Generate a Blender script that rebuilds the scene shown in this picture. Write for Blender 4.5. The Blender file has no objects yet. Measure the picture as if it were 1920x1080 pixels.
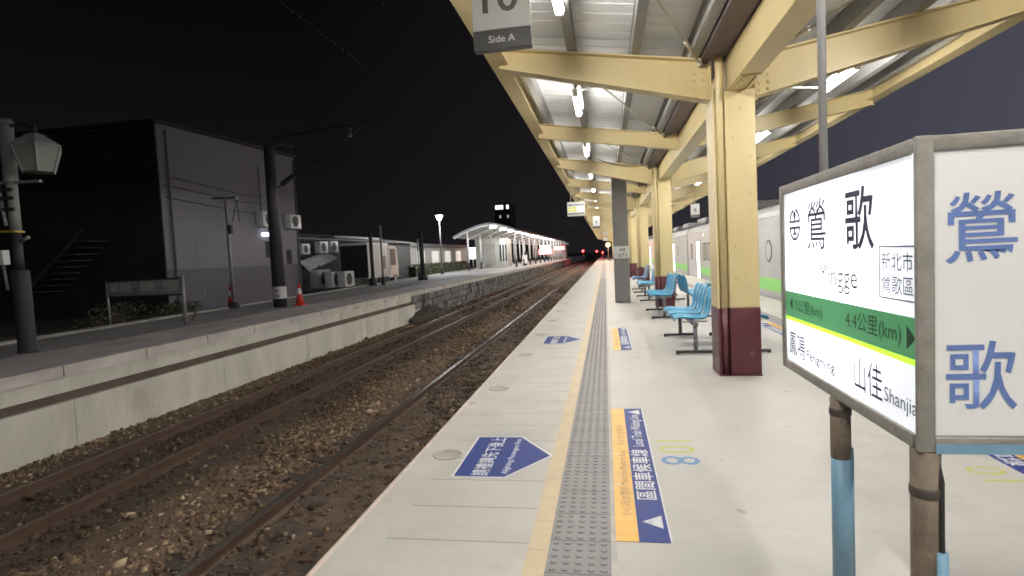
import bpy, bmesh, math, random
import numpy as np
from mathutils import Vector, Matrix
random.seed(7); rng = np.random.default_rng(7)
S = bpy.context.scene; COL = S.collection; PI = math.pi; R = math.radians

# ------------------------------------------------------------------ camera, sky, moon, exposure
cam_d = bpy.data.cameras.new('camera'); cam = bpy.data.objects.new('camera', cam_d); COL.objects.link(cam)
cam_d.sensor_width = 36.0; cam_d.lens = 1050.0 / 1920.0 * 36.0; cam_d.clip_end = 3000; cam_d.clip_start = .05
cx = Vector((0.98520452, 0.1640547, -0.04957933)); cdn = Vector((-0.03940818, -0.06468442, -0.99712733)); cf = Vector((-0.16679043, 0.98432819, -0.05726229))
m3 = Matrix((cx, -cdn, -cf)).transposed()
cam.matrix_world = Matrix.Translation((0, 0, 1.5)) @ m3.to_4x4()
S.camera = cam
S.view_settings.view_transform = 'Standard'; S.view_settings.look = 'None'; S.view_settings.gamma = 1; S.view_settings.exposure = 0.8
S.cycles.use_denoising = True; S.cycles.max_bounces = 8; S.cycles.diffuse_bounces = 4; S.cycles.sample_clamp_indirect = 6; S.cycles.sample_clamp_direct = 9.0; S.cycles.filter_width = 1.7
try: S.cycles.use_light_tree = True
except Exception: pass

W = bpy.data.worlds.new('World'); S.world = W; W.use_nodes = True
nt = W.node_tree; nt.nodes.clear()
def N(t, ty, **k):
    n = t.nodes.new(ty)
    for a, b in k.items(): setattr(n, a, b)
    return n
wo = N(nt, 'ShaderNodeOutputWorld'); sky = N(nt, 'ShaderNodeTexSky', sky_type='NISHITA')
sky.sun_disc = False; sky.sun_elevation = R(-9); sky.sun_rotation = R(75)
b1 = N(nt, 'ShaderNodeBackground'); b1.inputs[1].default_value = .05
nt.links.new(sky.outputs[0], b1.inputs[0])
# lens glow put into the night sky colour: brighter indigo to the right of the line, near black to the left
tc = N(nt, 'ShaderNodeTexCoord'); sx = N(nt, 'ShaderNodeSeparateXYZ'); nt.links.new(tc.outputs['Generated'], sx.inputs[0])
cr = N(nt, 'ShaderNodeValToRGB'); mr = N(nt, 'ShaderNodeMapRange'); mr.inputs[1].default_value = -.45; mr.inputs[2].default_value = .75
nt.links.new(sx.outputs[0], mr.inputs[0]); nt.links.new(mr.outputs[0], cr.inputs[0])
e = cr.color_ramp.elements; e[0].position = 0; e[0].color = (.0012, .0011, .0013, 1); e[1].position = 1; e[1].color = (.050, .051, .066, 1)
q = e.new(.40); q.color = (.0045, .0041, .0050, 1); q = e.new(.68); q.color = (.027, .027, .037, 1)
hz = N(nt, 'ShaderNodeValToRGB'); nt.links.new(sx.outputs[2], hz.inputs[0]); he = hz.color_ramp.elements
he[0].position = 0; he[0].color = (.0036, .0029, .0032, 1); he[1].position = .42; he[1].color = (0, 0, 0, 1)
am = N(nt, 'ShaderNodeMixRGB', blend_type='ADD'); am.inputs[0].default_value = 1; nt.links.new(cr.outputs[0], am.inputs[1]); nt.links.new(hz.outputs[0], am.inputs[2])
b2 = N(nt, 'ShaderNodeBackground'); nt.links.new(am.outputs[0], b2.inputs[0]); b2.inputs[1].default_value = 1
ad = N(nt, 'ShaderNodeAddShader'); nt.links.new(b1.outputs[0], ad.inputs[0]); nt.links.new(b2.outputs[0], ad.inputs[1]); nt.links.new(ad.outputs[0], wo.inputs[0])
sl = bpy.data.lights.new('moon', 'SUN'); sl.energy = .012; sl.angle = R(.5); sl.color = (.8, .85, 1)
so = bpy.data.objects.new('moon', sl); COL.objects.link(so); so.rotation_euler = (R(45), 0, R(-60)); so.location = (0, 0, 60)

# ------------------------------------------------------------------ materials
def mat(name, col, rough=.6, metal=0., var=.18, scale=3., bump=0., bscale=40., col2=None, stain=None, sscale=.8, sth=.55, stretch=(1, 1, 1), spec=.5, island=0.):
    m = bpy.data.materials.new(name); m.use_nodes = True; t = m.node_tree; p = t.nodes['Principled BSDF']
    p.inputs['Roughness'].default_value = rough; p.inputs['Metallic'].default_value = metal
    p.inputs['Specular IOR Level'].default_value = spec
    tc = N(t, 'ShaderNodeTexCoord'); mp = N(t, 'ShaderNodeMapping'); mp.inputs['Scale'].default_value = stretch
    t.links.new(tc.outputs['Object'], mp.inputs[0])
    nz = N(t, 'ShaderNodeTexNoise'); nz.inputs['Scale'].default_value = scale; nz.inputs['Detail'].default_value = 8; nz.inputs['Roughness'].default_value = .65
    t.links.new(mp.outputs[0], nz.inputs['Vector'])
    rp = N(t, 'ShaderNodeValToRGB'); t.links.new(nz.outputs['Fac'], rp.inputs[0])
    c = Vector(col[:3]); a = c * (1 - var); b = Vector(col2[:3]) if col2 else c * (1 + var)
    rp.color_ramp.elements[0].position = .3; rp.color_ramp.elements[0].color = (*a, 1)
    rp.color_ramp.elements[1].position = .7; rp.color_ramp.elements[1].color = (*[min(v, 1) for v in b], 1)
    out = rp.outputs[0]
    if stain:
        n2 = N(t, 'ShaderNodeTexNoise'); n2.inputs['Scale'].default_value = sscale; n2.inputs['Detail'].default_value = 10; n2.inputs['Roughness'].default_value = .7
        t.links.new(mp.outputs[0], n2.inputs['Vector'])
        r2 = N(t, 'ShaderNodeValToRGB'); r2.color_ramp.elements[0].position = sth; r2.color_ramp.elements[1].position = min(sth + .14, 1)
        t.links.new(n2.outputs['Fac'], r2.inputs[0])
        mx = N(t, 'ShaderNodeMixRGB'); t.links.new(r2.outputs[0], mx.inputs[0]); t.links.new(out, mx.inputs[1]); mx.inputs[2].default_value = (*stain, 1); out = mx.outputs[0]
    if island:
        g = N(t, 'ShaderNodeNewGeometry'); hv = N(t, 'ShaderNodeMapRange'); hv.inputs[3].default_value = 1 - island; hv.inputs[4].default_value = 1 + island
        t.links.new(g.outputs['Random Per Island'], hv.inputs[0])
        mm = N(t, 'ShaderNodeVectorMath', operation='SCALE'); t.links.new(out, mm.inputs[0]); t.links.new(hv.outputs[0], mm.inputs['Scale']); out = mm.outputs[0]
    t.links.new(out, p.inputs['Base Color'])
    rr = N(t, 'ShaderNodeMapRange'); rr.inputs[3].default_value = max(rough - .12, .05); rr.inputs[4].default_value = min(rough + .12, 1)
    t.links.new(nz.outputs['Fac'], rr.inputs[0]); t.links.new(rr.outputs[0], p.inputs['Roughness'])
    if bump:
        n3 = N(t, 'ShaderNodeTexNoise'); n3.inputs['Scale'].default_value = bscale; n3.inputs['Detail'].default_value = 5
        t.links.new(mp.outputs[0], n3.inputs['Vector'])
        bp = N(t, 'ShaderNodeBump'); bp.inputs['Strength'].default_value = bump; bp.inputs['Distance'].default_value = .02
        t.links.new(n3.outputs['Fac'], bp.inputs['Height']); t.links.new(bp.outputs[0], p.inputs['Normal'])
    return m
def emit(name, col, st, base=(.8, .8, .8)):
    m = bpy.data.materials.new(name); m.use_nodes = True; p = m.node_tree.nodes['Principled BSDF']
    p.inputs['Base Color'].default_value = (*base, 1); p.inputs['Emission Color'].default_value = (*col, 1); p.inputs['Emission Strength'].default_value = st
    p.inputs['Roughness'].default_value = .4
    return m
def joints(m, axis, pitch, width, dark, lo=None, hi=None, other=None):
    """thin joint lines every pitch metres along axis, added to a material's base colour"""
    t = m.node_tree; p = t.nodes['Principled BSDF']; src = p.inputs['Base Color'].links[0].from_socket
    tc = N(t, 'ShaderNodeTexCoord'); sp = N(t, 'ShaderNodeSeparateXYZ'); t.links.new(tc.outputs['Object'], sp.inputs[0])
    def M(op, a, b):
        n = N(t, 'ShaderNodeMath', operation=op)
        for i, v in enumerate((a, b)):
            if v is None: continue
            if isinstance(v, (int, float)): n.inputs[i].default_value = v
            else: t.links.new(v, n.inputs[i])
        return n.outputs[0]
    v = M('LESS_THAN', M('FRACT', M('DIVIDE', sp.outputs[axis], pitch), None), width / pitch)
    if lo is not None: v = M('MULTIPLY', v, M('GREATER_THAN', sp.outputs[other], lo))
    if hi is not None: v = M('MULTIPLY', v, M('LESS_THAN', sp.outputs[other], hi))
    v = M('MULTIPLY', v, .75)
    mx = N(t, 'ShaderNodeMixRGB'); t.links.new(v, mx.inputs[0]); t.links.new(src, mx.inputs[1]); mx.inputs[2].default_value = (*dark, 1)
    t.links.new(mx.outputs[0], p.inputs['Base Color'])
    return m

def spots(m, scale, th, col, fac, keep=.35, stretch=(1, 1, 1)):
    """small separate blotches (gum, chips, scuffs) scattered over a material"""
    t = m.node_tree; p = t.nodes['Principled BSDF']; src = p.inputs['Base Color'].links[0].from_socket
    tc = N(t, 'ShaderNodeTexCoord'); mp = N(t, 'ShaderNodeMapping'); mp.inputs['Scale'].default_value = stretch; t.links.new(tc.outputs['Object'], mp.inputs[0])
    nz = N(t, 'ShaderNodeTexNoise'); nz.inputs['Scale'].default_value = scale * 3; t.links.new(mp.outputs[0], nz.inputs['Vector'])
    wm = N(t, 'ShaderNodeMixRGB'); wm.inputs[0].default_value = .06; t.links.new(mp.outputs[0], wm.inputs[1]); t.links.new(nz.outputs['Color'], wm.inputs[2])
    v = N(t, 'ShaderNodeTexVoronoi'); v.inputs['Scale'].default_value = scale; t.links.new(wm.outputs[0], v.inputs['Vector'])
    sp = N(t, 'ShaderNodeSeparateXYZ'); t.links.new(v.outputs['Color'], sp.inputs[0])
    def M(op, a, b):
        n = N(t, 'ShaderNodeMath', operation=op)
        for i, q in enumerate((a, b)):
            if isinstance(q, (int, float)): n.inputs[i].default_value = q
            else: t.links.new(q, n.inputs[i])
        return n.outputs[0]
    k = M('LESS_THAN', sp.outputs[0], keep); r_ = M('MULTIPLY', sp.outputs[1], th)
    f = M('MULTIPLY', M('MULTIPLY', M('LESS_THAN', v.outputs['Distance'], r_), k), fac)
    mx = N(t, 'ShaderNodeMixRGB'); t.links.new(f, mx.inputs[0]); t.links.new(src, mx.inputs[1]); mx.inputs[2].default_value = (*col, 1); t.links.new(mx.outputs[0], p.inputs['Base Color']); return m
M_conc = mat('platform concrete', (.465, .447, .415), .5, var=.13, scale=.7, bump=.12, bscale=60, stain=(.41, .39, .365), sscale=.9, sth=.52)
M_edge = joints(mat('edge paving', (.455, .435, .395), .55, var=.13, scale=1.6, bump=.15, bscale=70, stain=(.37, .34, .30), sscale=2.2, sth=.58), 1, .40, .012, (.20, .18, .16), -1.24, -.45, 0)
M_cream = joints(mat('cream band', (.53, .42, .27), .55, var=.14, scale=4, bump=.15), 1, .305, .006, (.3, .24, .16))
M_tact = mat('tactile grey', (.205, .193, .195), .55, var=.14, scale=5, bump=.1, stain=(.36, .33, .31), sscale=3, sth=.6)
M_grout = mat('pale grout', (.46, .43, .40), .7, var=.2, scale=6)
M_lip = mat('platform lip', (.60, .50, .44), .6, var=.2, scale=5)
M_side = mat('platform side', (.30, .27, .24), .8, var=.3, scale=2, bump=.3)
M_yel = mat('yellow paint', (.63, .515, .275), .42, var=.07, scale=2.5, bump=.05, bscale=18, stain=(.53, .40, .18), sscale=1.6, sth=.62, stretch=(1, 1, .35))
M_mar = mat('maroon paint', (.085, .018, .026), .38, var=.2, scale=3, bump=.04, stain=(.13, .05, .05), sscale=3, sth=.66)
joints(M_conc, 1, 3.05, .006, (.37, .35, .32)); spots(M_conc, 3.2, .14, (.25, .235, .215), .55, .4); spots(M_conc, .55, .42, (.35, .33, .305), .45, .35, (1, .6, 1)); spots(M_conc, 11, .12, (.20, .185, .165), .6, .25)
spots(M_edge, 3.6, .13, (.23, .21, .19), .6, .4); spots(M_tact, 5, .2, (.40, .38, .36), .5, .3); spots(M_cream, 5, .16, (.34, .27, .18), .5, .4)
spots(M_yel, 3.5, .16, (.24, .11, .045), .75, .13, (1, 1, .5)); spots(M_yel, 12, .22, (.42, .32, .16), .6, .2); spots(M_mar, 7, .22, (.16, .09, .08), .7, .2)
M_sheet = mat('roof sheet', (.82, .83, .83), .5, var=.08, scale=1.2, stain=(.60, .59, .57), sscale=.9, sth=.6)
M_sheet2 = mat('far roof sheet', (.30, .30, .30), .6, var=.12, scale=1.2)
M_purl = mat('galvanised purlin', (.26, .255, .245), .5, metal=.3, var=.2, scale=4)
M_gut = mat('gutter', (.085, .065, .07), .6, var=.3, scale=3)
M_rod = mat('tie rod steel', (.42, .38, .30), .45, metal=.3, var=.25, scale=6)
M_white = mat('white enamel', (.86, .86, .85), .4, var=.05)
M_dk = mat('dark grey paint', (.10, .10, .105), .5, var=.15)
M_sgrey = mat('sign text grey', (.13, .13, .13), .5, var=.05)
M_sband = mat('sign band grey', (.105, .108, .112), .5, var=.06)
M_tube = emit('tube light', (1, .97, .91), 130)
M_tubeW = emit('tube light warm', (1, .90, .66), 70)
M_cmast = mat('concrete mast', (.23, .22, .225), .85, var=.12, scale=14, bump=.2)
M_plate = mat('number plate', (.62, .61, .60), .5, var=.05)
M_ink = mat('black ink', (.012, .012, .014), .5, var=.05)
M_blue_chair = mat('blue plastic seat', (.052, .30, .50), .34, var=.10, scale=5, stain=(.085, .35, .53), sscale=3, sth=.6)
M_navy = mat('navy plastic seat', (.012, .025, .14), .32, var=.12, scale=5)
M_leg = mat('bench steel', (.20, .205, .215), .4, metal=.5, var=.15)
M_foot = mat('bench foot', (.035, .035, .038), .45, var=.15)
M_steel = mat('stainless train', (.50, .50, .505), .42, metal=.2, var=.08, scale=.8, stain=(.42, .41, .41), sscale=1.4, sth=.55, stretch=(1, .4, 2))
M_roofT = mat('train roof', (.22, .22, .225), .6, var=.2, scale=1.5)
M_green = mat('green stripe', (.26, .66, .16), .45, var=.05)
M_win = mat('train window', (.26, .245, .205), .4, var=.15, scale=2)
M_rub = mat('black rubber', (.018, .018, .018), .6, var=.2)
M_doorlit = emit('lit doorway', (1, .97, .92), 1.5)
M_stripE = emit('lit cove', (1, .97, .92), .9)
M_frame = mat('weathered sign frame', (.27, .255, .23), .6, metal=.15, var=.25, scale=9, bump=.15, bscale=50, stain=(.20, .165, .13), sscale=6, sth=.56)
M_postB = mat('blue post paint', (.17, .32, .44), .45, var=.14, scale=4, stain=(.25, .19, .13), sscale=4, sth=.64, stretch=(1, 1, .5))
M_rust = mat('rusty post', (.14, .108, .078), .7, var=.4, scale=9, bump=.3, stain=(.075, .058, .05), sscale=5, sth=.5, stretch=(1, 1, .6))
M_clamp = mat('brown clamp', (.05, .038, .035), .6, var=.3, scale=9)
M_pgrey = mat('pale grey conduit', (.42, .42, .43), .5, var=.12, scale=4)
M_endp = mat('end panel', (.82, .82, .82), .45, var=.05, scale=2, stain=(.66, .64, .62), sscale=2, sth=.6)
M_bchar = mat('faded blue letters', (.125, .20, .47), .5, var=.16, scale=9, stain=(.32, .36, .52), sscale=6, sth=.64)
M_navyink = mat('navy print', (.012, .012, .05), .5, var=.05)
M_greyink = mat('pale grey print', (.10, .10, .12), .5, var=.05)
M_sblue = mat('blue floor sticker', (.013, .030, .165), .55, var=.14, scale=7, stain=(.035, .06, .20), sscale=5, sth=.6, spec=.3)
M_swhite = mat('white sticker print', (.74, .74, .75), .45, var=.06, scale=8)
M_syel = mat('yellow floor sticker', (.66, .37, .05), .42, var=.14, scale=6, stain=(.68, .50, .24), sscale=6, sth=.58)
M_sbrown = mat('brown print', (.24, .10, .03), .5, var=.1)
spots(M_sblue, 9, .22, (.10, .13, .24), .6, .3); spots(M_swhite, 14, .3, (.40, .42, .48), .6, .35); spots(M_syel, 9, .25, (.62, .52, .36), .7, .4); spots(M_endp, 9, .07, (.35, .30, .26), .7, .3)
M_lime = mat('lime floor paint', (.46, .46, .13), .6, var=.12, scale=14, stain=(.48, .45, .36), sscale=12, sth=.56)
M_fblue = mat('blue floor paint', (.13, .24, .44), .6, var=.12, scale=14, stain=(.40, .40, .41), sscale=12, sth=.58)
M_cover = mat('cover', (.34, .315, .28), .6, var=.15, scale=10, bump=.2)
M_ball = mat('ballast bed', (.105, .072, .052), .95, var=.5, scale=9, bump=.8, bscale=45, col2=(.165, .112, .075), stain=(.050, .032, .024), sscale=.7, sth=.53)
M_stone = mat('ballast stone', (.165, .115, .08), .95, var=.4, scale=.9, col2=(.21, .155, .105), stain=(.095, .06, .042), sscale=.5, sth=.48, spec=.2)
def stone_tint(m):
    t = m.node_tree; p = t.nodes['Principled BSDF']; src = p.inputs['Base Color'].links[0].from_socket
    gm = N(t, 'ShaderNodeNewGeometry'); r = N(t, 'ShaderNodeValToRGB'); t.links.new(gm.outputs['Random Per Island'], r.inputs[0])
    el = r.color_ramp.elements; el[0].position = 0; el[0].color = (.62, .60, .60, 1); el[1].position = 1; el[1].color = (3.2, 3.5, 3.8, 1)
    for po, c in ((.55, (.95, .92, .90)), (.86, (1.6, 1.6, 1.5)), (.955, (2.2, 2.3, 2.3)), (.978, (2.8, 3.0, 3.2))): q = el.new(po); q.color = (*c, 1)
    mx = N(t, 'ShaderNodeMixRGB', blend_type='MULTIPLY'); mx.inputs[0].default_value = 1; t.links.new(src, mx.inputs[1]); t.links.new(r.outputs[0], mx.inputs[2]); t.links.new(mx.outputs[0], p.inputs['Base Color'])
def oil(m, k):
    """rust and oil soaked into the ballast along each track"""
    t = m.node_tree; p = t.nodes['Principled BSDF']; src = p.inputs['Base Color'].links[0].from_socket
    tc = N(t, 'ShaderNodeTexCoord'); sp = N(t, 'ShaderNodeSeparateXYZ'); t.links.new(tc.outputs['Object'], sp.inputs[0])
    nz = N(t, 'ShaderNodeTexNoise'); nz.inputs['Scale'].default_value = 1.1; t.links.new(tc.outputs['Object'], nz.inputs['Vector'])
    mr = N(t, 'ShaderNodeMapRange'); mr.inputs[1].default_value = -8.5; mr.inputs[2].default_value = -1.5
    ax = N(t, 'ShaderNodeMath', operation='MULTIPLY_ADD'); t.links.new(nz.outputs['Fac'], ax.inputs[0]); ax.inputs[1].default_value = .9; t.links.new(sp.outputs[0], ax.inputs[2])
    sb = N(t, 'ShaderNodeMath', operation='SUBTRACT'); t.links.new(ax.outputs[0], sb.inputs[0]); sb.inputs[1].default_value = .45; t.links.new(sb.outputs[0], mr.inputs[0])
    r = N(t, 'ShaderNodeValToRGB'); t.links.new(mr.outputs[0], r.inputs[0]); el = r.color_ramp.elements
    f = lambda x: (x + 8.5) / 7
    el[0].position = f(-7.6); el[0].color = (1, 1, 1, 1); el[1].position = f(-1.6); el[1].color = (.75, .72, .7, 1)
    for x, v in ((-6.9, k), (-5.1, k), (-4.5, 1), (-3.9, 1.1), (-3.55, k + .15), (-3.1, k), (-2.6, .95)): q = el.new(f(x)); q.color = (v, v * .97, v * .95, 1)
    mx = N(t, 'ShaderNodeMixRGB', blend_type='MULTIPLY'); mx.inputs[0].default_value = 1; t.links.new(src, mx.inputs[1]); t.links.new(r.outputs[0], mx.inputs[2]); t.links.new(mx.outputs[0], p.inputs['Base Color'])
stone_tint(M_stone); oil(M_stone, .52); oil(M_ball, .5)
M_rail = mat('rail rust', (.075, .046, .032), .55, metal=.2, var=.3, scale=8)
M_headB = mat('dull rail head', (.13, .085, .06), .4, metal=.4, var=.3, scale=3, stretch=(1, .2, 1))
M_head = mat('rail head', (.42, .37, .33), .24, metal=.85, var=.25, scale=3, stretch=(1, .2, 1))
M_slp = mat('sleeper', (.045, .034, .028), .9, var=.4, scale=4, bump=.3)
M_wallL = mat('old concrete wall', (.48, .46, .40), .85, var=.22, scale=1.1, bump=.3, bscale=25, stain=(.31, .27, .21), sscale=.9, sth=.54, stretch=(1, 1, .35))
M_slabL = mat('old slab edge', (.50, .455, .43), .85, var=.25, scale=1.5, bump=.3, bscale=25, stain=(.25, .19, .18), sscale=1.3, sth=.56, stretch=(1, .5, 1.5))
M_topL = mat('old platform top', (.30, .285, .27), .85, var=.25, scale=.9, bump=.2, bscale=30, stain=(.36, .31, .29), sscale=.7, sth=.6)
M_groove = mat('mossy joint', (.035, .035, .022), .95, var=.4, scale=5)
M_rubble = mat('rubble wall', (.16, .155, .15), .9, var=.45, scale=2.2, bump=.6, bscale=8, stain=(.045, .045, .04), sscale=1.1, sth=.46)
M_kerb = mat('pale kerb', (.34, .33, .30), .85, var=.35, scale=2)
M_ground = mat('ground', (.035, .033, .024), .95, var=.4, scale=.8, bump=.4, bscale=4)
M_bldg = mat('metal clad wall', (.215, .208, .242), .6, var=.07, scale=.6, stain=(.18, .174, .203), sscale=.5, sth=.55, stretch=(1, 1, .4))
joints(M_bldg, 1, .42, .022, (.19, .184, .212)); joints(M_bldg, 2, .30, .018, (.195, .19, .218))
M_bldg2 = mat('lower wall', (.145, .137, .158), .7, var=.1, scale=.6)
M_bdark = mat('dark wall', (.03, .028, .028), .8, var=.3, scale=.7)
M_dark = mat('dark shed', (.035, .035, .032), .85, var=.35, scale=1.2)
M_acw = mat('condenser casing', (.74, .74, .72), .5, var=.12, scale=3)
M_mastD = mat('dark mast paint', (.040, .038, .042), .6, var=.25, scale=5)
M_lampL = mat('pale lamp pole', (.25, .255, .245), .6, var=.2, scale=5)
M_glassL = mat('milky lantern glass', (.20, .212, .185), .35, var=.1, scale=2)
M_orange = mat('cone orange', (.72, .045, .025), .5, var=.08)
M_stair = mat('dark stair steel', (.075, .072, .072), .7, var=.2)
M_steelp = mat('thin steel post', (.30, .30, .29), .5, metal=.3, var=.2)
M_board = mat('notice board', (.24, .245, .235), .7, var=.2, scale=3, stain=(.12, .12, .115), sscale=2, sth=.58)
M_ytape = mat('yellow tape', (.60, .50, .05), .5, var=.1)
M_leaf = mat('leaves', (.075, .085, .035), .7, var=.4, scale=3, island=.5)
M_leaf2 = mat('dry leaves', (.095, .09, .05), .75, var=.4, scale=3, island=.5)
M_truck = mat('white truck paint', (.62, .65, .64), .4, var=.06)
M_glassD = mat('dark glass', (.03, .035, .03), .5, var=.1)
M_lampW = emit('street lamp', (.92, .96, 1), 420)
M_roundW = emit('round lamp', (1, .98, .93), 70)
M_winL = emit('lit window', (.80, .90, .82), .24)
M_winF = emit('far lit window', (1, .95, .85), 1.0)
M_red = emit('red lamp', (1, .035, .035), 500)
M_redS = emit('red sign', (1, .10, .09), 9)
M_amber = emit('amber lamp', (1, .42, .11), 700)
M_wallLamp = emit('wall lamp', (.85, .88, 1), 2.2)
M_cabin = mat('cabin wall', (.42, .42, .39), .7, var=.12, scale=1.2)
M_wire = mat('wire', (.035, .035, .035), .8, var=.1, spec=.1)
M_ledY = emit('led yellow', (.75, .78, .01), .55, (.1,.1,.1)); M_ledW = emit('led white', (1, 1, 1), .6, (.2,.2,.2)); M_ledG = emit('led grey', (.5, .5, .45), .12, (.1,.1,.1))
def lit_panel(name, col, hot, base, width, centre):
    """backlit acrylic: the tubes stand behind it, so it glows hardest where they are"""
    m = bpy.data.materials.new(name); m.use_nodes = True; t = m.node_tree; p = t.nodes['Principled BSDF']
    p.inputs['Base Color'].default_value = (*col, 1); p.inputs['Roughness'].default_value = .35; p.inputs['Emission Color'].default_value = (*col, 1)
    tc = N(t, 'ShaderNodeTexCoord'); mp = N(t, 'ShaderNodeMapping'); mp.inputs['Location'].default_value = centre; t.links.new(tc.outputs['Object'], mp.inputs[0])
    mp2 = N(t, 'ShaderNodeMapping'); mp2.inputs['Scale'].default_value = width; t.links.new(mp.outputs[0], mp2.inputs[0])
    g = N(t, 'ShaderNodeTexGradient', gradient_type='SPHERICAL'); t.links.new(mp2.outputs[0], g.inputs[0])
    r = N(t, 'ShaderNodeMapRange'); r.inputs[1].default_value = 0; r.inputs[2].default_value = .8; r.inputs[3].default_value = base; r.inputs[4].default_value = hot; t.links.new(g.outputs[1], r.inputs[0])
    t.links.new(r.outputs[0], p.inputs['Emission Strength'])
    return m
# sign local coordinates: origin at (1.19, 2.745, 0); y is along the track
M_face = lit_panel('sign face', (.66, .68, .73), 2.8, .50, (0, 1.25, 1.7), (0, -.12, -1.28))
M_sgreen = lit_panel('sign green band', (.055, .225, .095), .55, .28, (0, 1.1, 1.1), (0, -.2, -1.15))
M_slime = lit_panel('sign lime line', (.50, .95, .05), .75, .45, (0, 1.1, 1.1), (0, -.2, -1.06))

# ------------------------------------------------------------------ mesh builder
class MB:
    def __init__(s): s.v = []; s.f = []; s.sm = []
    def add(s, vs, fs, smooth=False):
        o = len(s.v); s.v += [tuple(v) for v in vs]; s.f += [tuple(i + o for i in f) for f in fs]; s.sm += [smooth] * len(fs); return s
    def box(s, x0, x1, y0, y1, z0, z1):
        x0, x1 = min(x0, x1), max(x0, x1); y0, y1 = min(y0, y1), max(y0, y1); z0, z1 = min(z0, z1), max(z0, z1)
        v = [(x, y, z) for z in (z0, z1) for y in (y0, y1) for x in (x0, x1)]
        return s.add(v, [(0, 2, 3, 1), (4, 5, 7, 6), (0, 1, 5, 4), (2, 6, 7, 3), (0, 4, 6, 2), (1, 3, 7, 5)])
    def bbox(s, x0, x1, y0, y1, z0, z1, b=.01):
        """box with chamfered edges"""
        bm = bmesh.new(); bmesh.ops.create_cube(bm, size=1)
        for v in bm.verts: v.co = Vector(((x0 + x1) / 2 + v.co.x * abs(x1 - x0), (y0 + y1) / 2 + v.co.y * abs(y1 - y0), (z0 + z1) / 2 + v.co.z * abs(z1 - z0)))
        bmesh.ops.bevel(bm, geom=bm.edges[:], offset=b, segments=2, affect='EDGES', profile=.6)
        bm.verts.index_update(); s.add([v.co[:] for v in bm.verts], [[v.index for v in f.verts] for f in bm.faces], True); bm.free(); return s
    def bar(s, p0, p1, w, h, side=None):
        p0, p1 = Vector(p0), Vector(p1); d = (p1 - p0).normalized()
        a = Vector(side) if side else (Vector((0, 0, 1)).cross(d) if abs(d.z) < .95 else Vector((1, 0, 0)))
        a = (a - d * a.dot(d)).normalized(); b = d.cross(a)
        v = [p + a * i * w / 2 + b * j * h / 2 for p in (p0, p1) for i, j in ((-1, -1), (1, -1), (1, 1), (-1, 1))]
        return s.add(v, [(0, 3, 2, 1), (4, 5, 6, 7), (0, 1, 5, 4), (1, 2, 6, 5), (2, 3, 7, 6), (3, 0, 4, 7)])
    def tube(s, pts, r, n=10, caps=True):
        pts = [Vector(p) for p in pts]; rs = r if isinstance(r, (list, tuple)) else [r] * len(pts); rings = []; o = len(s.v); prev = None
        for i, p in enumerate(pts):
            d = (pts[min(i + 1, len(pts) - 1)] - pts[max(i - 1, 0)]).normalized()
            a = prev if prev is not None else (Vector((0, 0, 1)).cross(d) if abs(d.z) < .9 else Vector((1, 0, 0)))
            a = (a - d * a.dot(d)).normalized(); prev = a; b = d.cross(a)
            s.v += [tuple(p + (a * math.cos(2 * PI * k / n) + b * math.sin(2 * PI * k / n)) * rs[i]) for k in range(n)]
        for i in range(len(pts) - 1):
            for k in range(n):
                s.f.append((o + i * n + k, o + i * n + (k + 1) % n, o + (i + 1) * n + (k + 1) % n, o + (i + 1) * n + k)); s.sm.append(True)
        if caps:
            s.f.append(tuple(o + k for k in reversed(range(n)))); s.sm.append(False)
            s.f.append(tuple(o + (len(pts) - 1) * n + k for k in range(n))); s.sm.append(False)
        return s
    def lathe(s, prof, c=(0, 0, 0), n=16, smooth=True, rot=0):
        o = len(s.v)
        for r_, z in prof: s.v += [(c[0] + r_ * math.cos(2 * PI * k / n + rot), c[1] + r_ * math.sin(2 * PI * k / n + rot), c[2] + z) for k in range(n)]
        for i in range(len(prof) - 1):
            for k in range(n):
                s.f.append((o + i * n + k, o + i * n + (k + 1) % n, o + (i + 1) * n + (k + 1) % n, o + (i + 1) * n + k)); s.sm.append(smooth)
        s.f.append(tuple(o + k for k in reversed(range(n)))); s.sm.append(False); s.f.append(tuple(o + (len(prof) - 1) * n + k for k in range(n))); s.sm.append(False)
        return s
    def prism(s, poly, ax, a0, a1):
        """polygon in the other two axes (in xyz order), extruded along axis ax"""
        def P(u, v, w): c = [u, v]; c.insert(ax, w); return tuple(c)
        n = len(poly); v = [P(u, w, a0) for u, w in poly] + [P(u, w, a1) for u, w in poly]
        fs = [tuple(range(n)), tuple(reversed(range(n, 2 * n)))] + [(i, n + i, n + (i + 1) % n, (i + 1) % n) for i in range(n)]
        o = len(s.v); s.add(v, fs); return s
    def build(s, name, m, parent=None, smooth=None, fix=True):
        me = bpy.data.meshes.new(name); me.from_pydata(s.v, [], s.f); me.polygons.foreach_set('use_smooth', [bool(x) if smooth is None else smooth for x in s.sm])
        if fix:
            bm = bmesh.new(); bm.from_mesh(me); bmesh.ops.recalc_face_normals(bm, faces=bm.faces); bm.to_mesh(me); bm.free()
        me.materials.append(m); me.update()
        o = bpy.data.objects.new(name, me); COL.objects.link(o)
        if parent is not None: o.parent = parent
        return o
def tag(o, label=None, cat=None, group=None, kind=None):
    for k, v in (('label', label), ('category', cat), ('group', group), ('kind', kind)):
        if v: o[k] = v
    return o
def thing(name, label, cat, loc=(0, 0, 0), group=None, rz=0):
    o = bpy.data.objects.new(name, None); COL.objects.link(o); o.location = loc; o.rotation_euler = (0, 0, rz); o.empty_display_size = .2
    return tag(o, label, cat, group)
def struct(o): o['kind'] = 'structure'; return o
def dup(o, parent=None):
    c = o.copy(); COL.objects.link(c)
    if parent is not None: c.parent = parent
    for ch in list(o.children): dup(ch, c)
    return c
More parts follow.
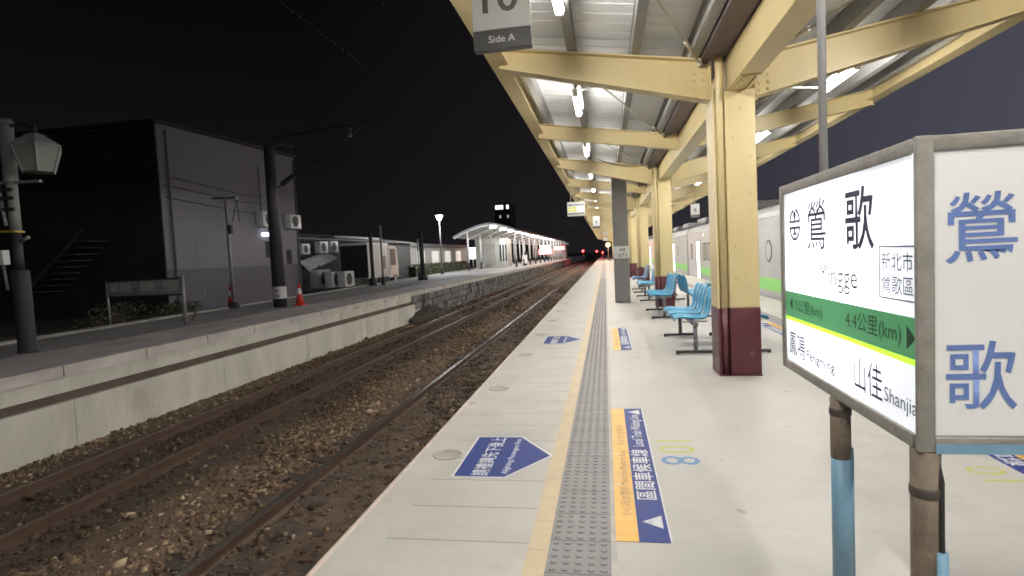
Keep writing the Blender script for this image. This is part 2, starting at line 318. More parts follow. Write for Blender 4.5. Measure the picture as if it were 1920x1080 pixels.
def text(s, size, m, parent, loc, ax, ay, name='lettering', bold=0., width=None, align='LEFT', lift=.0, spacing=1.):
    c = bpy.data.curves.new(name, 'FONT'); c.body = s; c.size = 1; c.offset = bold; c.space_character = spacing; c.resolution_u = 3
    t = bpy.data.objects.new(name, c); COL.objects.link(t); bpy.context.view_layer.update()
    dg = bpy.context.evaluated_depsgraph_get(); me = bpy.data.meshes.new_from_object(t.evaluated_get(dg)); bpy.data.objects.remove(t); bpy.data.curves.remove(c)
    co = np.array([v.co[:] for v in me.vertices]); w = co[:, 0].max() - co[:, 0].min(); x0 = co[:, 0].min()
    kx = width / w if width else size
    X = (co[:, 0] - x0) * kx - (w * kx / 2 if align == 'CENTER' else 0); Y = co[:, 1] * size
    ax, ay = np.array(ax, float), np.array(ay, float); az = np.cross(ax, ay); L = np.array(loc, float) + az * lift
    out = L + X[:, None] * ax + Y[:, None] * ay
    me.vertices.foreach_set('co', out.ravel()); me.materials.clear(); me.materials.append(m); me.update()
    o = bpy.data.objects.new(name, me); COL.objects.link(o); o.parent = parent
    return o
def flat(poly, z, th=.003):
    mb = MB(); return mb.prism([(x, y) for x, y in poly], 2, z, z + th)

# ------------------------------------------------------------------ setting: ground, ballast, platforms
g = MB(); g.add([(-900, -60, -1.35), (900, -60, -1.35), (900, 2500, -1.35), (-900, 2500, -1.35)], [(0, 1, 2, 3)]); struct(g.build('ground', M_ground))
g = MB(); g.prism([(-15.5, 2), (-17, 40), (-30, 300), (-300, 300), (-300, -10), (-13.5, -10)], 2, -1.3, -.02); struct(g.build('terrain', M_ground))

def bed():
    xs = np.linspace(-8.4, -1.4, 60); ys = np.concatenate([np.arange(-2, 14, .12), np.arange(14, 40, .3), np.arange(40, 260, 4)])
    X, Y = np.meshgrid(xs, ys); Z = -.985 + .012 * np.sin(X * 3.1 + Y * .7) + rng.normal(0, .009, X.shape)
    for c in (-6.12, -2.83): Z += -.0 * np.exp(-((X - c) / .9) ** 2)
    Z = np.where(X < -7.3, Z + (X + 7.3) * .13, Z)
    n = len(xs); v = np.stack([X, Y, Z], -1).reshape(-1, 3)
    f = [(j * n + i, j * n + i + 1, (j + 1) * n + i + 1, (j + 1) * n + i) for j in range(len(ys) - 1) for i in range(n - 1)]
    m = MB(); m.v = [tuple(p) for p in v]; m.f = f; m.sm = [True] * len(f); return m
struct(bed().build('ballast_bed', M_ball))

def stones():
    ph = (1 + 5 ** .5) / 2
    base = np.array([(-1, ph, 0), (1, ph, 0), (-1, -ph, 0), (1, -ph, 0), (0, -1, ph), (0, 1, ph), (0, -1, -ph), (0, 1, -ph), (ph, 0, -1), (ph, 0, 1), (-ph, 0, -1), (-ph, 0, 1)]) / 1.9
    tri = np.array([(0, 11, 5), (0, 5, 1), (0, 1, 7), (0, 7, 10), (0, 10, 11), (1, 5, 9), (5, 11, 4), (11, 10, 2), (10, 7, 6), (7, 1, 8), (3, 9, 4), (3, 4, 2), (3, 2, 6), (3, 6, 8), (3, 8, 9), (4, 9, 5), (2, 4, 11), (6, 2, 10), (8, 6, 7), (9, 8, 1)])
    P = []
    for y0, y1, n, s in ((1.5, 6, 15000, .0185), (6, 12, 16000, .021), (12, 22, 10000, .027), (22, 45, 6500, .04)):
        x = rng.uniform(-8.2, -1.7, n); y = rng.uniform(y0, y1, n); r = s * rng.lognormal(0, .32, n)
        keep = np.ones(n, bool)
        for c in (-6.12, -2.83): keep &= ~((abs(x - c) < 1.05) & (rng.random(n) < (.62 if c < -4 else .45)))
        P.append(np.stack([x, y, -.985 + np.where(x < -7.3, (x + 7.3) * .13, 0) + r * .15 + rng.uniform(-.015, .012, n), r], -1)[keep])
    P = np.concatenate(P); n = len(P)
    V = base[None] * (1 + rng.normal(0, .30, (n, 12, 1))) * (1 + rng.normal(0, .28, (n, 1, 3))); V[:, :, 2] *= .7
    a = rng.uniform(0, 2 * PI, n); ca, sa = np.cos(a)[:, None], np.sin(a)[:, None]
    t = rng.normal(0, .5, n); ct, st = np.cos(t)[:, None], np.sin(t)[:, None]
    y1 = V[..., 1] * ct - V[..., 2] * st; z1 = V[..., 1] * st + V[..., 2] * ct
    V = np.stack([V[..., 0] * ca - y1 * sa, V[..., 0] * sa + y1 * ca, z1], -1) * P[:, None, 3:4] + P[:, None, :3]
    F = (tri[None] + 12 * np.arange(n)[:, None, None]).reshape(-1)
    me = bpy.data.meshes.new('ballast_stones'); me.vertices.add(n * 12); me.vertices.foreach_set('co', V.ravel())
    me.loops.add(len(F)); me.loops.foreach_set('vertex_index', F.astype(np.int32)); k = len(F) // 3
    me.polygons.add(k); me.polygons.foreach_set('loop_start', np.arange(k, dtype=np.int32) * 3); me.update(calc_edges=True); me.validate(); me.materials.append(M_stone)
    o = bpy.data.objects.new('ballast_stones', me); COL.objects.link(o)
    return tag(o, 'brown and grey crushed stone ballast lying between the rails', 'ballast', kind='stuff')
stones()

# near platform
p = struct(MB().box(-1.42, 4.25, -4, 240, -1.34, -.16).build('platform', M_side))
MB().box(0.0, 3.05, -4, 240, -.159, 0).build('surface', M_conc, p)
MB().box(3.38, 4.40, -4, 240, -.159, -.001).build('surface', M_conc, p)
MB().box(3.05, 3.38, -4, 240, -.159, -.002).build('tactile_paving', M_tact, p)
MB().bbox(-1.50, -1.465, -4, 240, -.159, .001, .008).build('edge_lip', M_lip, p)
MB().box(-1.465, -.45, -4, 240, -.159, 0).build('edge_paving', M_edge, p)
MB().box(-.45, -.345, -4, 240, -.159, 0).build('cream_band', M_cream, p)
MB().box(-.03, 0.0, -4, 240, -.159, -.003).build('joint_strip', M_grout, p)
def tactile():
    m = MB(); m.box(-.345, -.03, -4, 240, -.159, -.004)
    return m
MB().box(-.345, -.03, -4, 240, -.159, -.006).build('grout', M_grout, p)
m = MB(); k0 = 2.545; prof = ((.0175, 0), (.015, .003), (.011, .0048))
for i in range(-4, 130):
    y = k0 + i * .305; m.box(-.3445, -.0305, y + .003, y + .302, -.02, 0)
    if i > 95: continue
    nseg = 8 if i < 30 else 5
    for a in range(5):
        for b in range(5): m.lathe(prof, (-.3445 + .034 + a * .0615, y + .03 + b * .0612, 0), nseg)
m.box(-.3445, -.0305, k0 + 130 * .305, 240, -.02, 0)
m.build('tactile_paving', M_tact, p, fix=False)

# opposite platform: slab top, slab edge, recessed dark joint, lower wall; further on an older rubble face
Yw = 23.0
p = struct(MB().prism([(-8.22, -4), (-8.22, Yw), (-8.25, 240), (-19, 240), (-15.2, 50), (-13.75, 28), (-12.6, 9.7), (-11.8, -4)], 2, -1.3, .01).build('opposite_platform', M_slabL))
MB().prism([(-8.10, -4), (-8.10, 240), (-10.02, 240), (-10.02, -4)], 2, .012, .19).build('edge_slab', M_slabL, p)
MB().prism([(-10.08, -4), (-10.08, 240), (-18.6, 240), (-14.8, 50), (-13.4, 28), (-12.3, 9.7), (-11.5, -4)], 2, .012, .185).build('paving', M_topL, p)
MB().box(-10.09, -10.01, -4, 240, .011, .15).build('mossy_joint', M_groove, p)
m = MB(); m.prism([(-11.5, -4), (-12.3, 9.7), (-13.4, 28), (-14.8, 50), (-18.6, 240), (-18.85, 240), (-15.05, 50), (-13.65, 28), (-12.55, 9.7), (-11.75, -4)], 2, .012, .245); m.build('back_kerb', M_kerb, p)
MB().box(-8.3, -8.13, -4, Yw, -.22, .008).build('upper_wall', M_wallL, p)
MB().box(-8.3, -8.17, -4, Yw, -.36, -.22).build('drain_recess', mat('drain recess', (.075, .055, .042), .9, var=.4, scale=3), p)
m = MB(); m.box(-8.3, -8.08, -4, Yw - 1.5, -1.3, -.36); m.prism([(Yw - 1.5, -1.3), (Yw - 1.5, -.36), (Yw + 1.4, -.36), (Yw - .6, -1.3)], 0, -8.3, -8.08); m.build('lower_wall', M_wallL, p)
m = MB()
for y in np.arange(-3, Yw - 2, 3.4): m.box(-8.085, -8.0785, y, y + .006, -1.2, -.37)
m.build('wall_joint', M_groove, p)
m = MB()
for y in np.arange(-2.2, 60, 1.55): m.box(-8.12, -8.094, y, y + .009, .02, .186)
m.build('slab_joint', M_groove, p)
# rubble wall of rough blocks, and a heap of spoil where the concrete wall stops
m = MB(); y = Yw
for r_ in range(4):
    y = Yw + .3 - r_ * .28
    while y < 110:
        l = random.uniform(.35, .9) * (1 + max(0, (y - 45) / 40)); z = -1.25 + r_ * .32; dx = random.uniform(-.05, .06)
        m.bbox(-8.32, -8.06 + dx, y + .015, y + l - .015, z + .012, z + .30, .035); y += l
m.build('rubble_wall', M_rubble, p, fix=False)
def heap():
    xs = np.linspace(-8.3, -6.9, 16); ys = np.linspace(Yw - 1.2, Yw + 5, 34); X, Y = np.meshgrid(xs, ys)
    Z = -1.12 + .85 * np.clip(1 - (X + 8.3) / 1.2, 0, 1) * np.clip(1 - abs(Y - Yw - 1.2) / 3.2, 0, 1) + rng.normal(0, .035, X.shape); n = 16
    m = MB(); m.v = [tuple(q) for q in np.stack([X, Y, Z], -1).reshape(-1, 3)]; m.f = [(j * n + i, j * n + i + 1, (j + 1) * n + i + 1, (j + 1) * n + i) for j in range(33) for i in range(15)]; m.sm = [True] * len(m.f); return m
heap().build('spoil_heap', M_groove, p)

# tracks
def rail_mb(x, y0, y1):
    z = -.85; m = MB()
    pr = [(-.062, -.15), (.062, -.15), (.062, -.138), (.012, -.115), (.012, -.045), (.034, -.036), (.034, -.002), (-.034, -.002), (-.034, -.036), (-.012, -.045), (-.012, -.115), (-.062, -.138)]
    m.prism([(x + a, z + b) for a, b in pr], 1, y0, y1); return m
slp = None
for cxk, lab in ((-6.12, 'rusty railway track beside the old far platform wall'), (-2.83, 'railway track with worn shiny rail beside the near platform edge')):
    t = thing('railway_track', lab, 'railway track', (cxk, 0, 0), 'railway tracks')
    for s in (-1, 1):
        r_ = rail_mb(s * .5335, -4, 240).build('rail', M_rail, t)
        MB().box(s * .5335 - .034, s * .5335 + .034, -4, 240, -.852, -.848).build('rail_head', M_head if cxk > -4 else M_headB, r_)
    for i in range(100):
        if slp is None: slp = MB().bbox(-1.0, 1.0, -.11, .11, -1.16, -1.0, .015).build('sleeper', M_slp, t); o = slp
        else: o = slp.copy(); COL.objects.link(o); o.parent = t
        o.location = (0, 1.0 + i * .62, 0.012 if cxk < -4 else .024)
    m = MB()
    for i in range(100, 300): y = 1.0 + i * .62; m.box(-1.0, 1.0, y - .11, y + .11, -1.2, -1.0)
    tag(m.build('sleeper_bed', M_slp, t), kind='stuff')

# ------------------------------------------------------------------ near platform canopy, columns, lights
CY = [6.9 + 8.1 * i for i in range(-2, 13)]; XC = 1.5; YE = 106.0; Y0 = -9.0
zr = lambda x: 3.83 + .145 * abs(x - XC); zb = lambda x: 3.585 + .16 * abs(x - XC)
can = thing('platform_canopy', 'yellow steel gull wing canopy with pale metal roof over the near platform', 'canopy', (XC, 6.9, 0))
def L(p): return (p[0] - XC, p[1] - 6.9, p[2])
def sheet(xa, xb):
    ys = []; y = Y0
    while y < YE: ys += [(y, 0), (y + .215, 0), (y + .225, .007), (y + .24, .007)]; y += .25
    m = MB(); n = len(ys)
    for x in (xa, xb): m.v += [L((x, a, zr(x) + b)) for a, b in ys]
    for x in (xa, xb): m.v += [L((x, a, zr(x) + b + .02)) for a, b in ys]
    for i in range(n - 1): m.f += [(i, i + 1, n + i + 1, n + i), (2 * n + i, 3 * n + i, 3 * n + i + 1, 2 * n + i + 1)]
    m.f += [(n - 1, 2 * n - 1, 4 * n - 1, 3 * n - 1)]
    m.sm = [False] * len(m.f); return m
sheet(1.32, -1.22).build('roof_sheet', M_sheet, can, fix=False); sheet(1.68, 4.78).build('roof_sheet', M_sheet, can, fix=False)
for x in (-1.02, -.34, .40, 1.06, 1.98, 2.66, 3.36, 4.10, 4.62):
    s = 1 if x > XC else -1
    m = MB(); z1 = zr(x) - .004; m.bar(L((x, Y0, (zb(x) + z1) / 2 + .005)), L((x, YE, (zb(x) + z1) / 2 + .005)), .012 if abs(x - 1.06) > .01 else .05, z1 - zb(x) - .012)
    m.bar(L((x + .035, Y0, zb(x) + .008)), L((x + .035, YE, zb(x) + .008)), .10, .012); m.bar(L((x + .035, Y0, z1 - .008)), L((x + .035, YE, z1 - .008)), .10, .012)
    m.build('purlin', M_purl, can)
def heavy(Y, s):
    m = MB(); xa, xb = XC + s * .235, XC + s * (2.68 if s < 0 else 3.24); za, zb_ = zb(xa), zb(xb); ba, bb = 3.17, (3.775 if s < 0 else 3.87); w = .02
    m.prism([(xa - XC, ba), (xb - XC, bb), (xb - XC, zb_ - .02), (xa - XC, za - .02)], 1, Y - 6.9 - .01, Y - 6.9 + .01)
    m.bar(L((xa, Y, za - .01)), L((xb, Y, zb_ - .01)), .2, .018, (0, 1, 0)); m.bar(L((xa, Y, ba)), L((xb, Y, bb)), .2, .02, (0, 1, 0))
    m.box(xa - XC, xa - XC + s * .02, Y - 6.9 - .1, Y - 6.9 + .1, ba - .05, za + .02)
    return m
def bolts(Y, s):
    m = MB()
    for i in range(2):
        for j in range(4): m.tube([L((XC + s * (.30 + .105 * i), Y - .012, 3.25 + .085 * j)), L((XC + s * (.30 + .105 * i), Y - .034, 3.25 + .085 * j))], .021, 6)
    m.bar(L((XC + s * .25, Y - .014, 3.37)), L((XC + s * .45, Y - .014, 3.37)), .006, .36, (0, 1, 0)); return m
def light_beam(Y, s):
    m = MB(); xa, xb = XC + s * .10, XC + s * (2.68 if s < 0 else 3.24); d = .27
    m.prism([(xa - XC, zb(xa) - d), (xb - XC, zb(xb) - d), (xb - XC, zb(xb) - .02), (xa - XC, zb(xa) - .02)], 1, Y - 6.9 - .008, Y - 6.9 + .008)
    m.bar(L((xa, Y, zb(xa) - .01)), L((xb, Y, zb(xb) - .01)), .15, .014, (0, 1, 0)); m.bar(L((xa, Y, zb(xa) - d)), L((xb, Y, zb(xb) - d)), .15, .014, (0, 1, 0)); return m
for Y in CY:
    for s in (-1, 1):
        b = heavy(Y, s).build('beam', M_yel, can, smooth=False)
        if Y < 35: bolts(Y, s).build('bolt_cluster', M_yel, b)
        if Y + 4.05 < YE: light_beam(Y + 4.05, s).build('beam', M_yel, can, smooth=False)
m = MB(); m.box(1.41 - XC, 1.64 - XC, Y0 - 6.9, YE - 6.9, 3.22, 3.238); m.box(1.515 - XC, 1.535 - XC, Y0 - 6.9, YE - 6.9, 3.238, 3.56); m.box(1.41 - XC, 1.64 - XC, Y0 - 6.9, YE - 6.9, 3.56, 3.578)
m.box(1.418 - XC, 1.43 - XC, Y0 - 6.9, YE - 6.9, 3.238, 3.56); m.build('girder', M_yel, can)
m = MB(); m.box(1.16 - XC, 1.84 - XC, Y0 - 6.9, YE - 6.9, 3.60, 3.62); m.box(1.16 - XC, 1.175 - XC, Y0 - 6.9, YE - 6.9, 3.62, 3.86); m.box(1.825 - XC, 1.84 - XC, Y0 - 6.9, YE - 6.9, 3.62, 3.86); m.build('gutter', M_gut, can)
for s, xe in ((-1, -1.24), (1, 4.80)):
    m = MB(); z = zb(xe) + .07; m.box(xe - XC - .05, xe - XC + .05, Y0 - 6.9, YE - 6.9, z - .27, zr(xe) + .07)
    m.box(xe - XC - s * .05, xe - XC - s * .16, Y0 - 6.9, YE - 6.9, z - .27, z - .25); m.build('fascia', M_yel, can)
for Y in CY[2:7]:
    m = MB(); m.box(1.43 - XC, 1.62 - XC, Y - 6.9 - .78, Y - 6.9 - .30, 3.206, 3.2195)
    for i in range(2):
        for j in range(5): m.tube([(1.465 - XC + .12 * i, Y - 6.9 - .73 + .095 * j, 3.206), (1.465 - XC + .12 * i, Y - 6.9 - .73 + .095 * j, 3.184)], .018, 6)
    m.build('splice_plate', M_yel, can)
m = MB(); m.tube([L((-.1 + .13 * k, 14.75, 3.86 - .13 * math.sin(PI * k / 10) - .012 * k)) for k in range(11)], .014, 6); m.build('draped_cable', M_rub, can)
rod = None
for i, Y in enumerate([CY[0] + 4.05 * k for k in range(0, 25)]):
    for s in (-1, 1):
        a = (XC + s * .33, Y + 4.02, zb(XC + s * .33) - .06); b = (XC + s * 1.85, Y + .05, zb(XC + s * 1.85) - .05)
        m = MB(); m.tube([L(a), L(b)], .011, 6); A, B = Vector(L(a)), Vector(L(b)); d = (B - A).normalized()
        m.tube([A + d * .45, A + d * .75], .024, 6); m.tube([A, A + d * .10], .03, 6); m.build('tie_rod', M_rod, can)

col0 = None
for i, Y in enumerate(CY[2:]):
    lab = ('yellow steel column with maroon base nearest the station sign, in front of the seats' if i == 0 else
           f'yellow steel column with maroon base, number {i+1} counting away from the station sign' if i < 7 else 'small far yellow column with maroon base under the distant canopy')
    if col0 is None:
        t = col0 = thing('canopy_column', lab, 'column', (1.475, Y, 0), 'yellow canopy columns')
        m = MB(); m.bbox(-.10, .225, -.225, .21, .78, 3.22, .012); m.box(-.225, -.205, -.20, .21, .78, 3.30); m.box(-.205, -.10, -.02, 0, .78, 3.3); m.build('shaft', M_yel, t)
        m = MB(); m.bbox(-.105, .23, -.23, .215, .012, .78, .012); m.box(-.23, -.20, -.205, .215, .012, .78); m.box(-.20, -.10, -.03, .01, .012, .78); m.build('base', M_mar, t)
        MB().box(-.235, .235, -.235, .22, .001, .012).build('base_plate', M_mar, t)
        MB().tube([(-.15, -.17, .78), (-.15, -.17, 3.1), (-.14, -.19, 3.35), (-.14, -.19, 3.72)], .047, 14).build('downpipe', M_yel, t); MB().tube([(-.15, -.17, .012), (-.15, -.17, .779)], .047, 14).build('downpipe_foot', M_mar, t)
    else:
        t = dup(col0); t.location = (1.475, Y, 0); t['label'] = lab

tube0 = None; tubes = []
for s in (-1, 1):
    for k in range(-3, 24):
        Y = 8.93 + 4.05 * k; x = -.34 if s < 0 else 3.42; side = 'left' if s < 0 else 'right'
        w = ['behind', 'above', 'nearest', 'second', 'third', 'fourth', 'fifth', 'sixth', 'seventh', 'eighth', 'ninth', 'tenth']
        lab = f'white fluorescent tube under the {side} wing of the canopy, {w[k+3]}' + (' from the camera' if k > -2 else ' the camera') if k + 1 < 10 else f'tiny far fluorescent tube under the {side} wing of the canopy'
        if tube0 is None:
            t = tube0 = thing('fluorescent_light', lab, 'light', (x, Y, 3.80), 'fluorescent lights under the near canopy')
            MB().bbox(-.022, .022, -.62, .62, .045, .075, .005).build('housing', M_white, t)
            MB().tube([(0, -.59, 0), (0, .59, 0)], .046, 12).build('tube', M_tube, t)
            MB().tube([(.02, -.55, .05), (.72, -.60, .13)], .014, 8).build('strut', M_white, t)
            for yy in (-.3, .3): MB().tube([(0, yy, .07), (0, yy, .16)], .012, 6).build('hanger', M_white, t)
            for yy in (-.61, .61): MB().bbox(-.04, .04, yy - .02, yy + .02, -.045, .06, .008).build('end_cap', M_white, t)
        else:
            t = dup(tube0); t.location = (x, Y, 3.80); t['label'] = lab
            if s > 0: t.rotation_euler.z = PI
        tubes.append(t)

# hanging platform number signs
def number_sign(loc, w, h, big, small, lab, grp='hanging platform number signs', pole=.3):
    t = thing('platform_number_sign', lab, 'sign', loc, grp)
    MB().bbox(-w / 2, w / 2, -.04, .04, h * .19, h, .006).build('panel', M_white, t); MB().bbox(-w / 2, w / 2, -.04, .04, 0, h * .19, .006).build('band', M_sband, t)
    text(big, h * .42, M_sgrey, t, (0, -.0425, h * .36), (1, 0, 0), (0, 0, 1), bold=.012, width=w * .62 if len(big) > 1 else None, align='CENTER')
    if small: text(small, h * .098, M_white, t, (0, -.0425, h * .062), (1, 0, 0), (0, 0, 1), bold=.01, width=w * .46, align='CENTER')
    m = MB(); m.tube([(0, 0, h), (0, 0, h + pole)], .016, 8); m.build('hanger', M_rod, t); return t
number_sign((-.655, 4.0, 2.955), .41, .70, '10', 'Side A', 'white hanging sign reading 10 Side A above the platform edge', pole=.45)
number_sign((-.45, 33.2, 2.85), .40, .70, '9', None, 'small far hanging sign reading 9 at the left edge of the canopy', pole=.55)
number_sign((4.15, 27.0, 2.85), .38, .62, '9', None, 'small hanging sign reading 9 in front of the parked train', pole=.75)
t = thing('departure_board', 'bright departure board with yellow and white rows hanging at the canopy edge', 'display board', (-1.05, 22.0, 2.92))
MB().bbox(-.34, .34, -.09, .09, 0, .54, .01).build('casing', M_white, t)
for j, (mm, x0, x1) in enumerate(((M_ledG, -.31, .31), (M_ledY, -.31, .02), (M_ledY, -.31, .02), (M_ledG, -.31, .31))):
    z = .42 - j * .11; MB().box(x0, x1, -.094, -.09, z - .035, z + .03).build('row', mm, t)
for j in (1, 2): MB().box(.04, .31, -.094, -.09, .42 - j * .11 - .035, .42 - j * .11 + .03).build('row', M_ledW, t)
m = MB(); m.tube([(.2, 0, .54), (.2, 0, 1.1)], .015, 6); m.tube([(-.2, 0, .54), (-.2, 0, 1.12)], .015, 6); m.build('hanger', M_rod, t)

# concrete overhead line mast standing on the near platform
t = thing('concrete_mast', 'square grey concrete mast with white number plate standing before the blue seats', 'mast', (.45, 16.6, 0))
MB().bbox(-.215, .215, -.2, .2, .002, 7.2, .025).build('shaft', M_cmast, t)
pl = MB().bbox(-.235, .235, -.215, -.2015, 1.27, 1.62, .004).build('number_plate', M_plate, t)
text('48', .14, M_ink, pl, (.03, -.2175, 1.47), (1, 0, 0), (0, 0, 1), align='CENTER', bold=.006, spacing=1.3); text('071', .14, M_ink, pl, (.03, -.2175, 1.31), (1, 0, 0), (0, 0, 1), align='CENTER', bold=.006, spacing=1.3)

# ------------------------------------------------------------------ seats
def seat_shell(th=.014):
    prof = [(-.50, -.03), (-.485, .005), (-.43, .018), (-.33, .008), (-.22, -.004), (-.12, -.004), (-.055, .02), (-.022, .09), (-.008, .18), (.008, .28), (.028, .36), (.05, .405), (.075, .415)]
    nu, nv = len(prof), 11; top = []; bot = []
    for i, (x, z) in enumerate(prof):
        a = prof[max(i - 1, 0)]; b = prof[min(i + 1, nu - 1)]; d = Vector((b[0] - a[0], b[1] - a[1])).normalized(); nrm = Vector((-d.y, d.x))
        u = i / (nu - 1); hw = .225 * (1 - .10 * max(0, 1 - i / 1.5)) * (1 - .16 * max(0, (i - nu + 3) / 2.) ** 2) * (1 - .05 * math.sin(PI * u))
        for j in range(nv):
            v = -1 + 2 * j / (nv - 1); dish = .030 * abs(v) ** 2.2 + (.004 * math.cos(v * 9) if i > 6 else 0)
            P = Vector((x + nrm.x * dish, z + nrm.y * dish)); top.append((P.x, v * hw, P.y)); P2 = P - nrm * th; bot.append((P2.x, v * hw, P2.y))
    n = nu * nv; f = []
    for i in range(nu - 1):
        for j in range(nv - 1):
            a = i * nv + j; f += [(a, a + 1, a + nv + 1, a + nv), (n + a, n + a + nv, n + a + nv + 1, n + a + 1)]
    for j in range(nv - 1): f += [(j, n + j, n + j + 1, j + 1), ((nu - 1) * nv + j, (nu - 1) * nv + j + 1, n + (nu - 1) * nv + j + 1, n + (nu - 1) * nv + j)]
    for i in range(nu - 1): f += [(i * nv, i * nv + nv, n + i * nv + nv, n + i * nv), (i * nv + nv - 1, n + i * nv + nv - 1, n + i * nv + 2 * nv - 1, i * nv + 2 * nv - 1)]
    m = MB(); m.add(top + bot, f, True); return m
bench0 = None
def bench(x, y, flip, lab, cols=None, n=3):
    """row of moulded seats along the track; y is the middle of the row"""
    global bench0
    if bench0 is None:
        t = bench0 = thing('seat_row', lab, 'bench', (x, y, 0), 'rows of blue seats on the near platform'); s0 = None
        for k in range(3):
            if s0 is None: o = s0 = seat_shell().build('seat', M_blue_chair, t)
            else: o = s0.copy(); COL.objects.link(o); o.parent = t
            o.location = (.245, (k - 1) * .56, .475)
        MB().bbox(-.03, .03, -.92, .92, .395, .45, .006).build('beam', M_leg, t)
        for s in (-1, 1):
            m = MB(); m.tube([(0, s * .83, .055), (0, s * .83, .40)], .03, 12); m.bbox(-.17, .16, s * .83 - .05, s * .83 + .05, .45, .462, .004); lg = m.build('leg', M_leg, t)
            MB().bbox(-.27, .25, s * .83 - .03, s * .83 + .03, .012, .05, .012).build('foot', M_foot, lg)
            m = MB()
            for xx in (-.25, .23): m.tube([(xx, s * .83, .0005), (xx, s * .83, .016)], .025, 10)
            m.build('pad', M_rub, lg)
    else:
        t = dup(bench0); t.location = (x, y, 0); t['label'] = lab
    if flip: t.rotation_euler.z = PI
    if cols:
        for ch in t.children:
            if ch.name.startswith('seat'):
                k = int(round(ch.location.y / .56)) + 1
                if cols[k]: ch.data = ch.data.copy(); ch.data.materials[0] = M_navy
    return t
bench(1.20, 8.95, False, 'row of blue moulded seats facing the tracks, just behind the nearest yellow column')
bench(1.20, 13.15, False, 'row of blue moulded seats facing the tracks, just before the second yellow column')
bench(1.20, 17.4, False, 'row of blue moulded seats facing the tracks, beside the concrete mast')
bench(1.20, 20.7, False, 'row of seats facing the tracks with a navy seat, farthest visible behind the mast', (True, True, False))
bench(1.92, 8.95, True, 'row of blue seats facing the train, back to back behind the nearest column')
bench(1.92, 13.15, True, 'row of blue seats facing the train, level with the second yellow column')
bench(1.92, 17.4, True, 'row of blue seats facing the train, beyond the second yellow column', (True, False, True))

# ------------------------------------------------------------------ floor stickers and painted marks
def arrow(y, lab):
    t = thing('floor_arrow', lab, 'floor sticker', (-.775, y, .001), 'blue arrow stickers on the platform edge')
    a = [(-.335, -.425), (.045, -.425), (.33, 0), (.045, .425), (-.335, .425)]; b = [(-.32, -.41), (.036, -.41), (.31, 0), (.036, .41), (-.32, .41)]
    flat(a, 0, .002).build('border', M_swhite, t); flat(b, .002, .001).build('arrow_panel', M_sblue, t)
    text('請禮讓先下後上', .135, M_swhite, t, (-.095, -.395, .0032), (0, 1, 0), (-1, 0, 0), bold=.012, width=.79)
    text('Alighting Passengers First', .062, M_swhite, t, (.045, -.36, .0032), (0, 1, 0), (-1, 0, 0), bold=.012, width=.73); return t
arrow(4.07, 'blue arrow floor sticker with white writing, the near one beside the tactile strip')
arrow(9.68, 'small blue arrow floor sticker, the far one on the platform edge paving')
def strip(x, y, lab, mirror=False, L_=2.47):
    t = thing('waiting_line_sticker', lab, 'floor sticker', (x, y, .001), 'yellow and blue waiting line stickers', PI if mirror else 0); h = L_ / 2
    flat([(-.14, -h), (-.022, -h), (-.022, h), (-.14, h)], 0, .002).build('yellow_half', M_syel, t)
    flat([(-.021, -h), (.137, -h), (.137, h), (-.021, h)], 0, .002).build('blue_half', M_sblue, t)
    flat([(.137, -h), (.145, -h), (.145, h), (.137, h)], 0, .002).build('border', M_swhite, t)
    text('區間車候車線', .135, M_swhite, t, (.105, -h + .50, .0025), (0, 1, 0), (-1, 0, 0), bold=.012, width=.86)
    text('Local Train Waiting Line', .115, M_swhite, t, (.095, -h + 1.43, .0025), (0, 1, 0), (-1, 0, 0), bold=.008, width=.84)
    for yy in (-h + .22, h - .12):
        flat([(.115, yy - .075), (.115, yy + .075), (.01, yy)], .002, .001).build('triangle', M_swhite, t)
    text('小心月台間隙 Mind the Platform Gap', .062, M_sbrown, t, (-.052, -h + .28, .0025), (0, 1, 0), (-1, 0, 0), width=1.05)
    text('小心月台間隙', .062, M_sbrown, t, (-.052, -h + 1.45, .0025), (0, 1, 0), (-1, 0, 0), width=.5); return t
strip(.135, 4.09, 'yellow and blue floor sticker with white writing, the near one right of tactile strip')
strip(.20, 9.76, 'yellow and blue floor sticker, the far one beside the second blue arrow')
strip(2.90, 9.9, 'yellow and blue floor sticker on the train side, right of the nearest column', True)
strip(2.62, 4.1, 'yellow and blue floor sticker behind the legs of the station sign', True)
def mark(s, x, y, ax, ay, m, lab, size=.38):
    o = text(s, size, m, None, (x, y, .0015), ax, ay, name='floor_number'); o.parent = None; return tag(o, lab, 'floor marking', 'painted floor numbers')
mark('10', .335, 4.44, (0, -1, 0), (1, 0, 0), M_lime, 'yellow painted number 10 on the platform floor'); mark('8', .335, 4.09, (0, -1, 0), (1, 0, 0), M_fblue, 'blue painted number 8 on the platform floor')
mark('10', 2.42, 3.72, (0, 1, 0), (-1, 0, 0), M_lime, 'yellow painted number 10 below the blue lettered sign panel', .32)
cv = None
for i in range(8):
    y = 4.07 + 2.1 * i; lab = 'round concrete cover beside the near blue arrow sticker' if i == 0 else f'round concrete cover in the edge paving, number {i+1} from the camera'
    if cv is None: cv = o = MB().lathe(((.115, 0), (.115, .002), (.10, .0025), (.098, .001), (0.03, .001)), (0, 0, 0), 28).build('round_cover', M_cover)
    else: o = cv.copy(); COL.objects.link(o)
    o.location = (-1.25, y, .0015); tag(o, lab, 'cover', 'round covers in the edge paving')

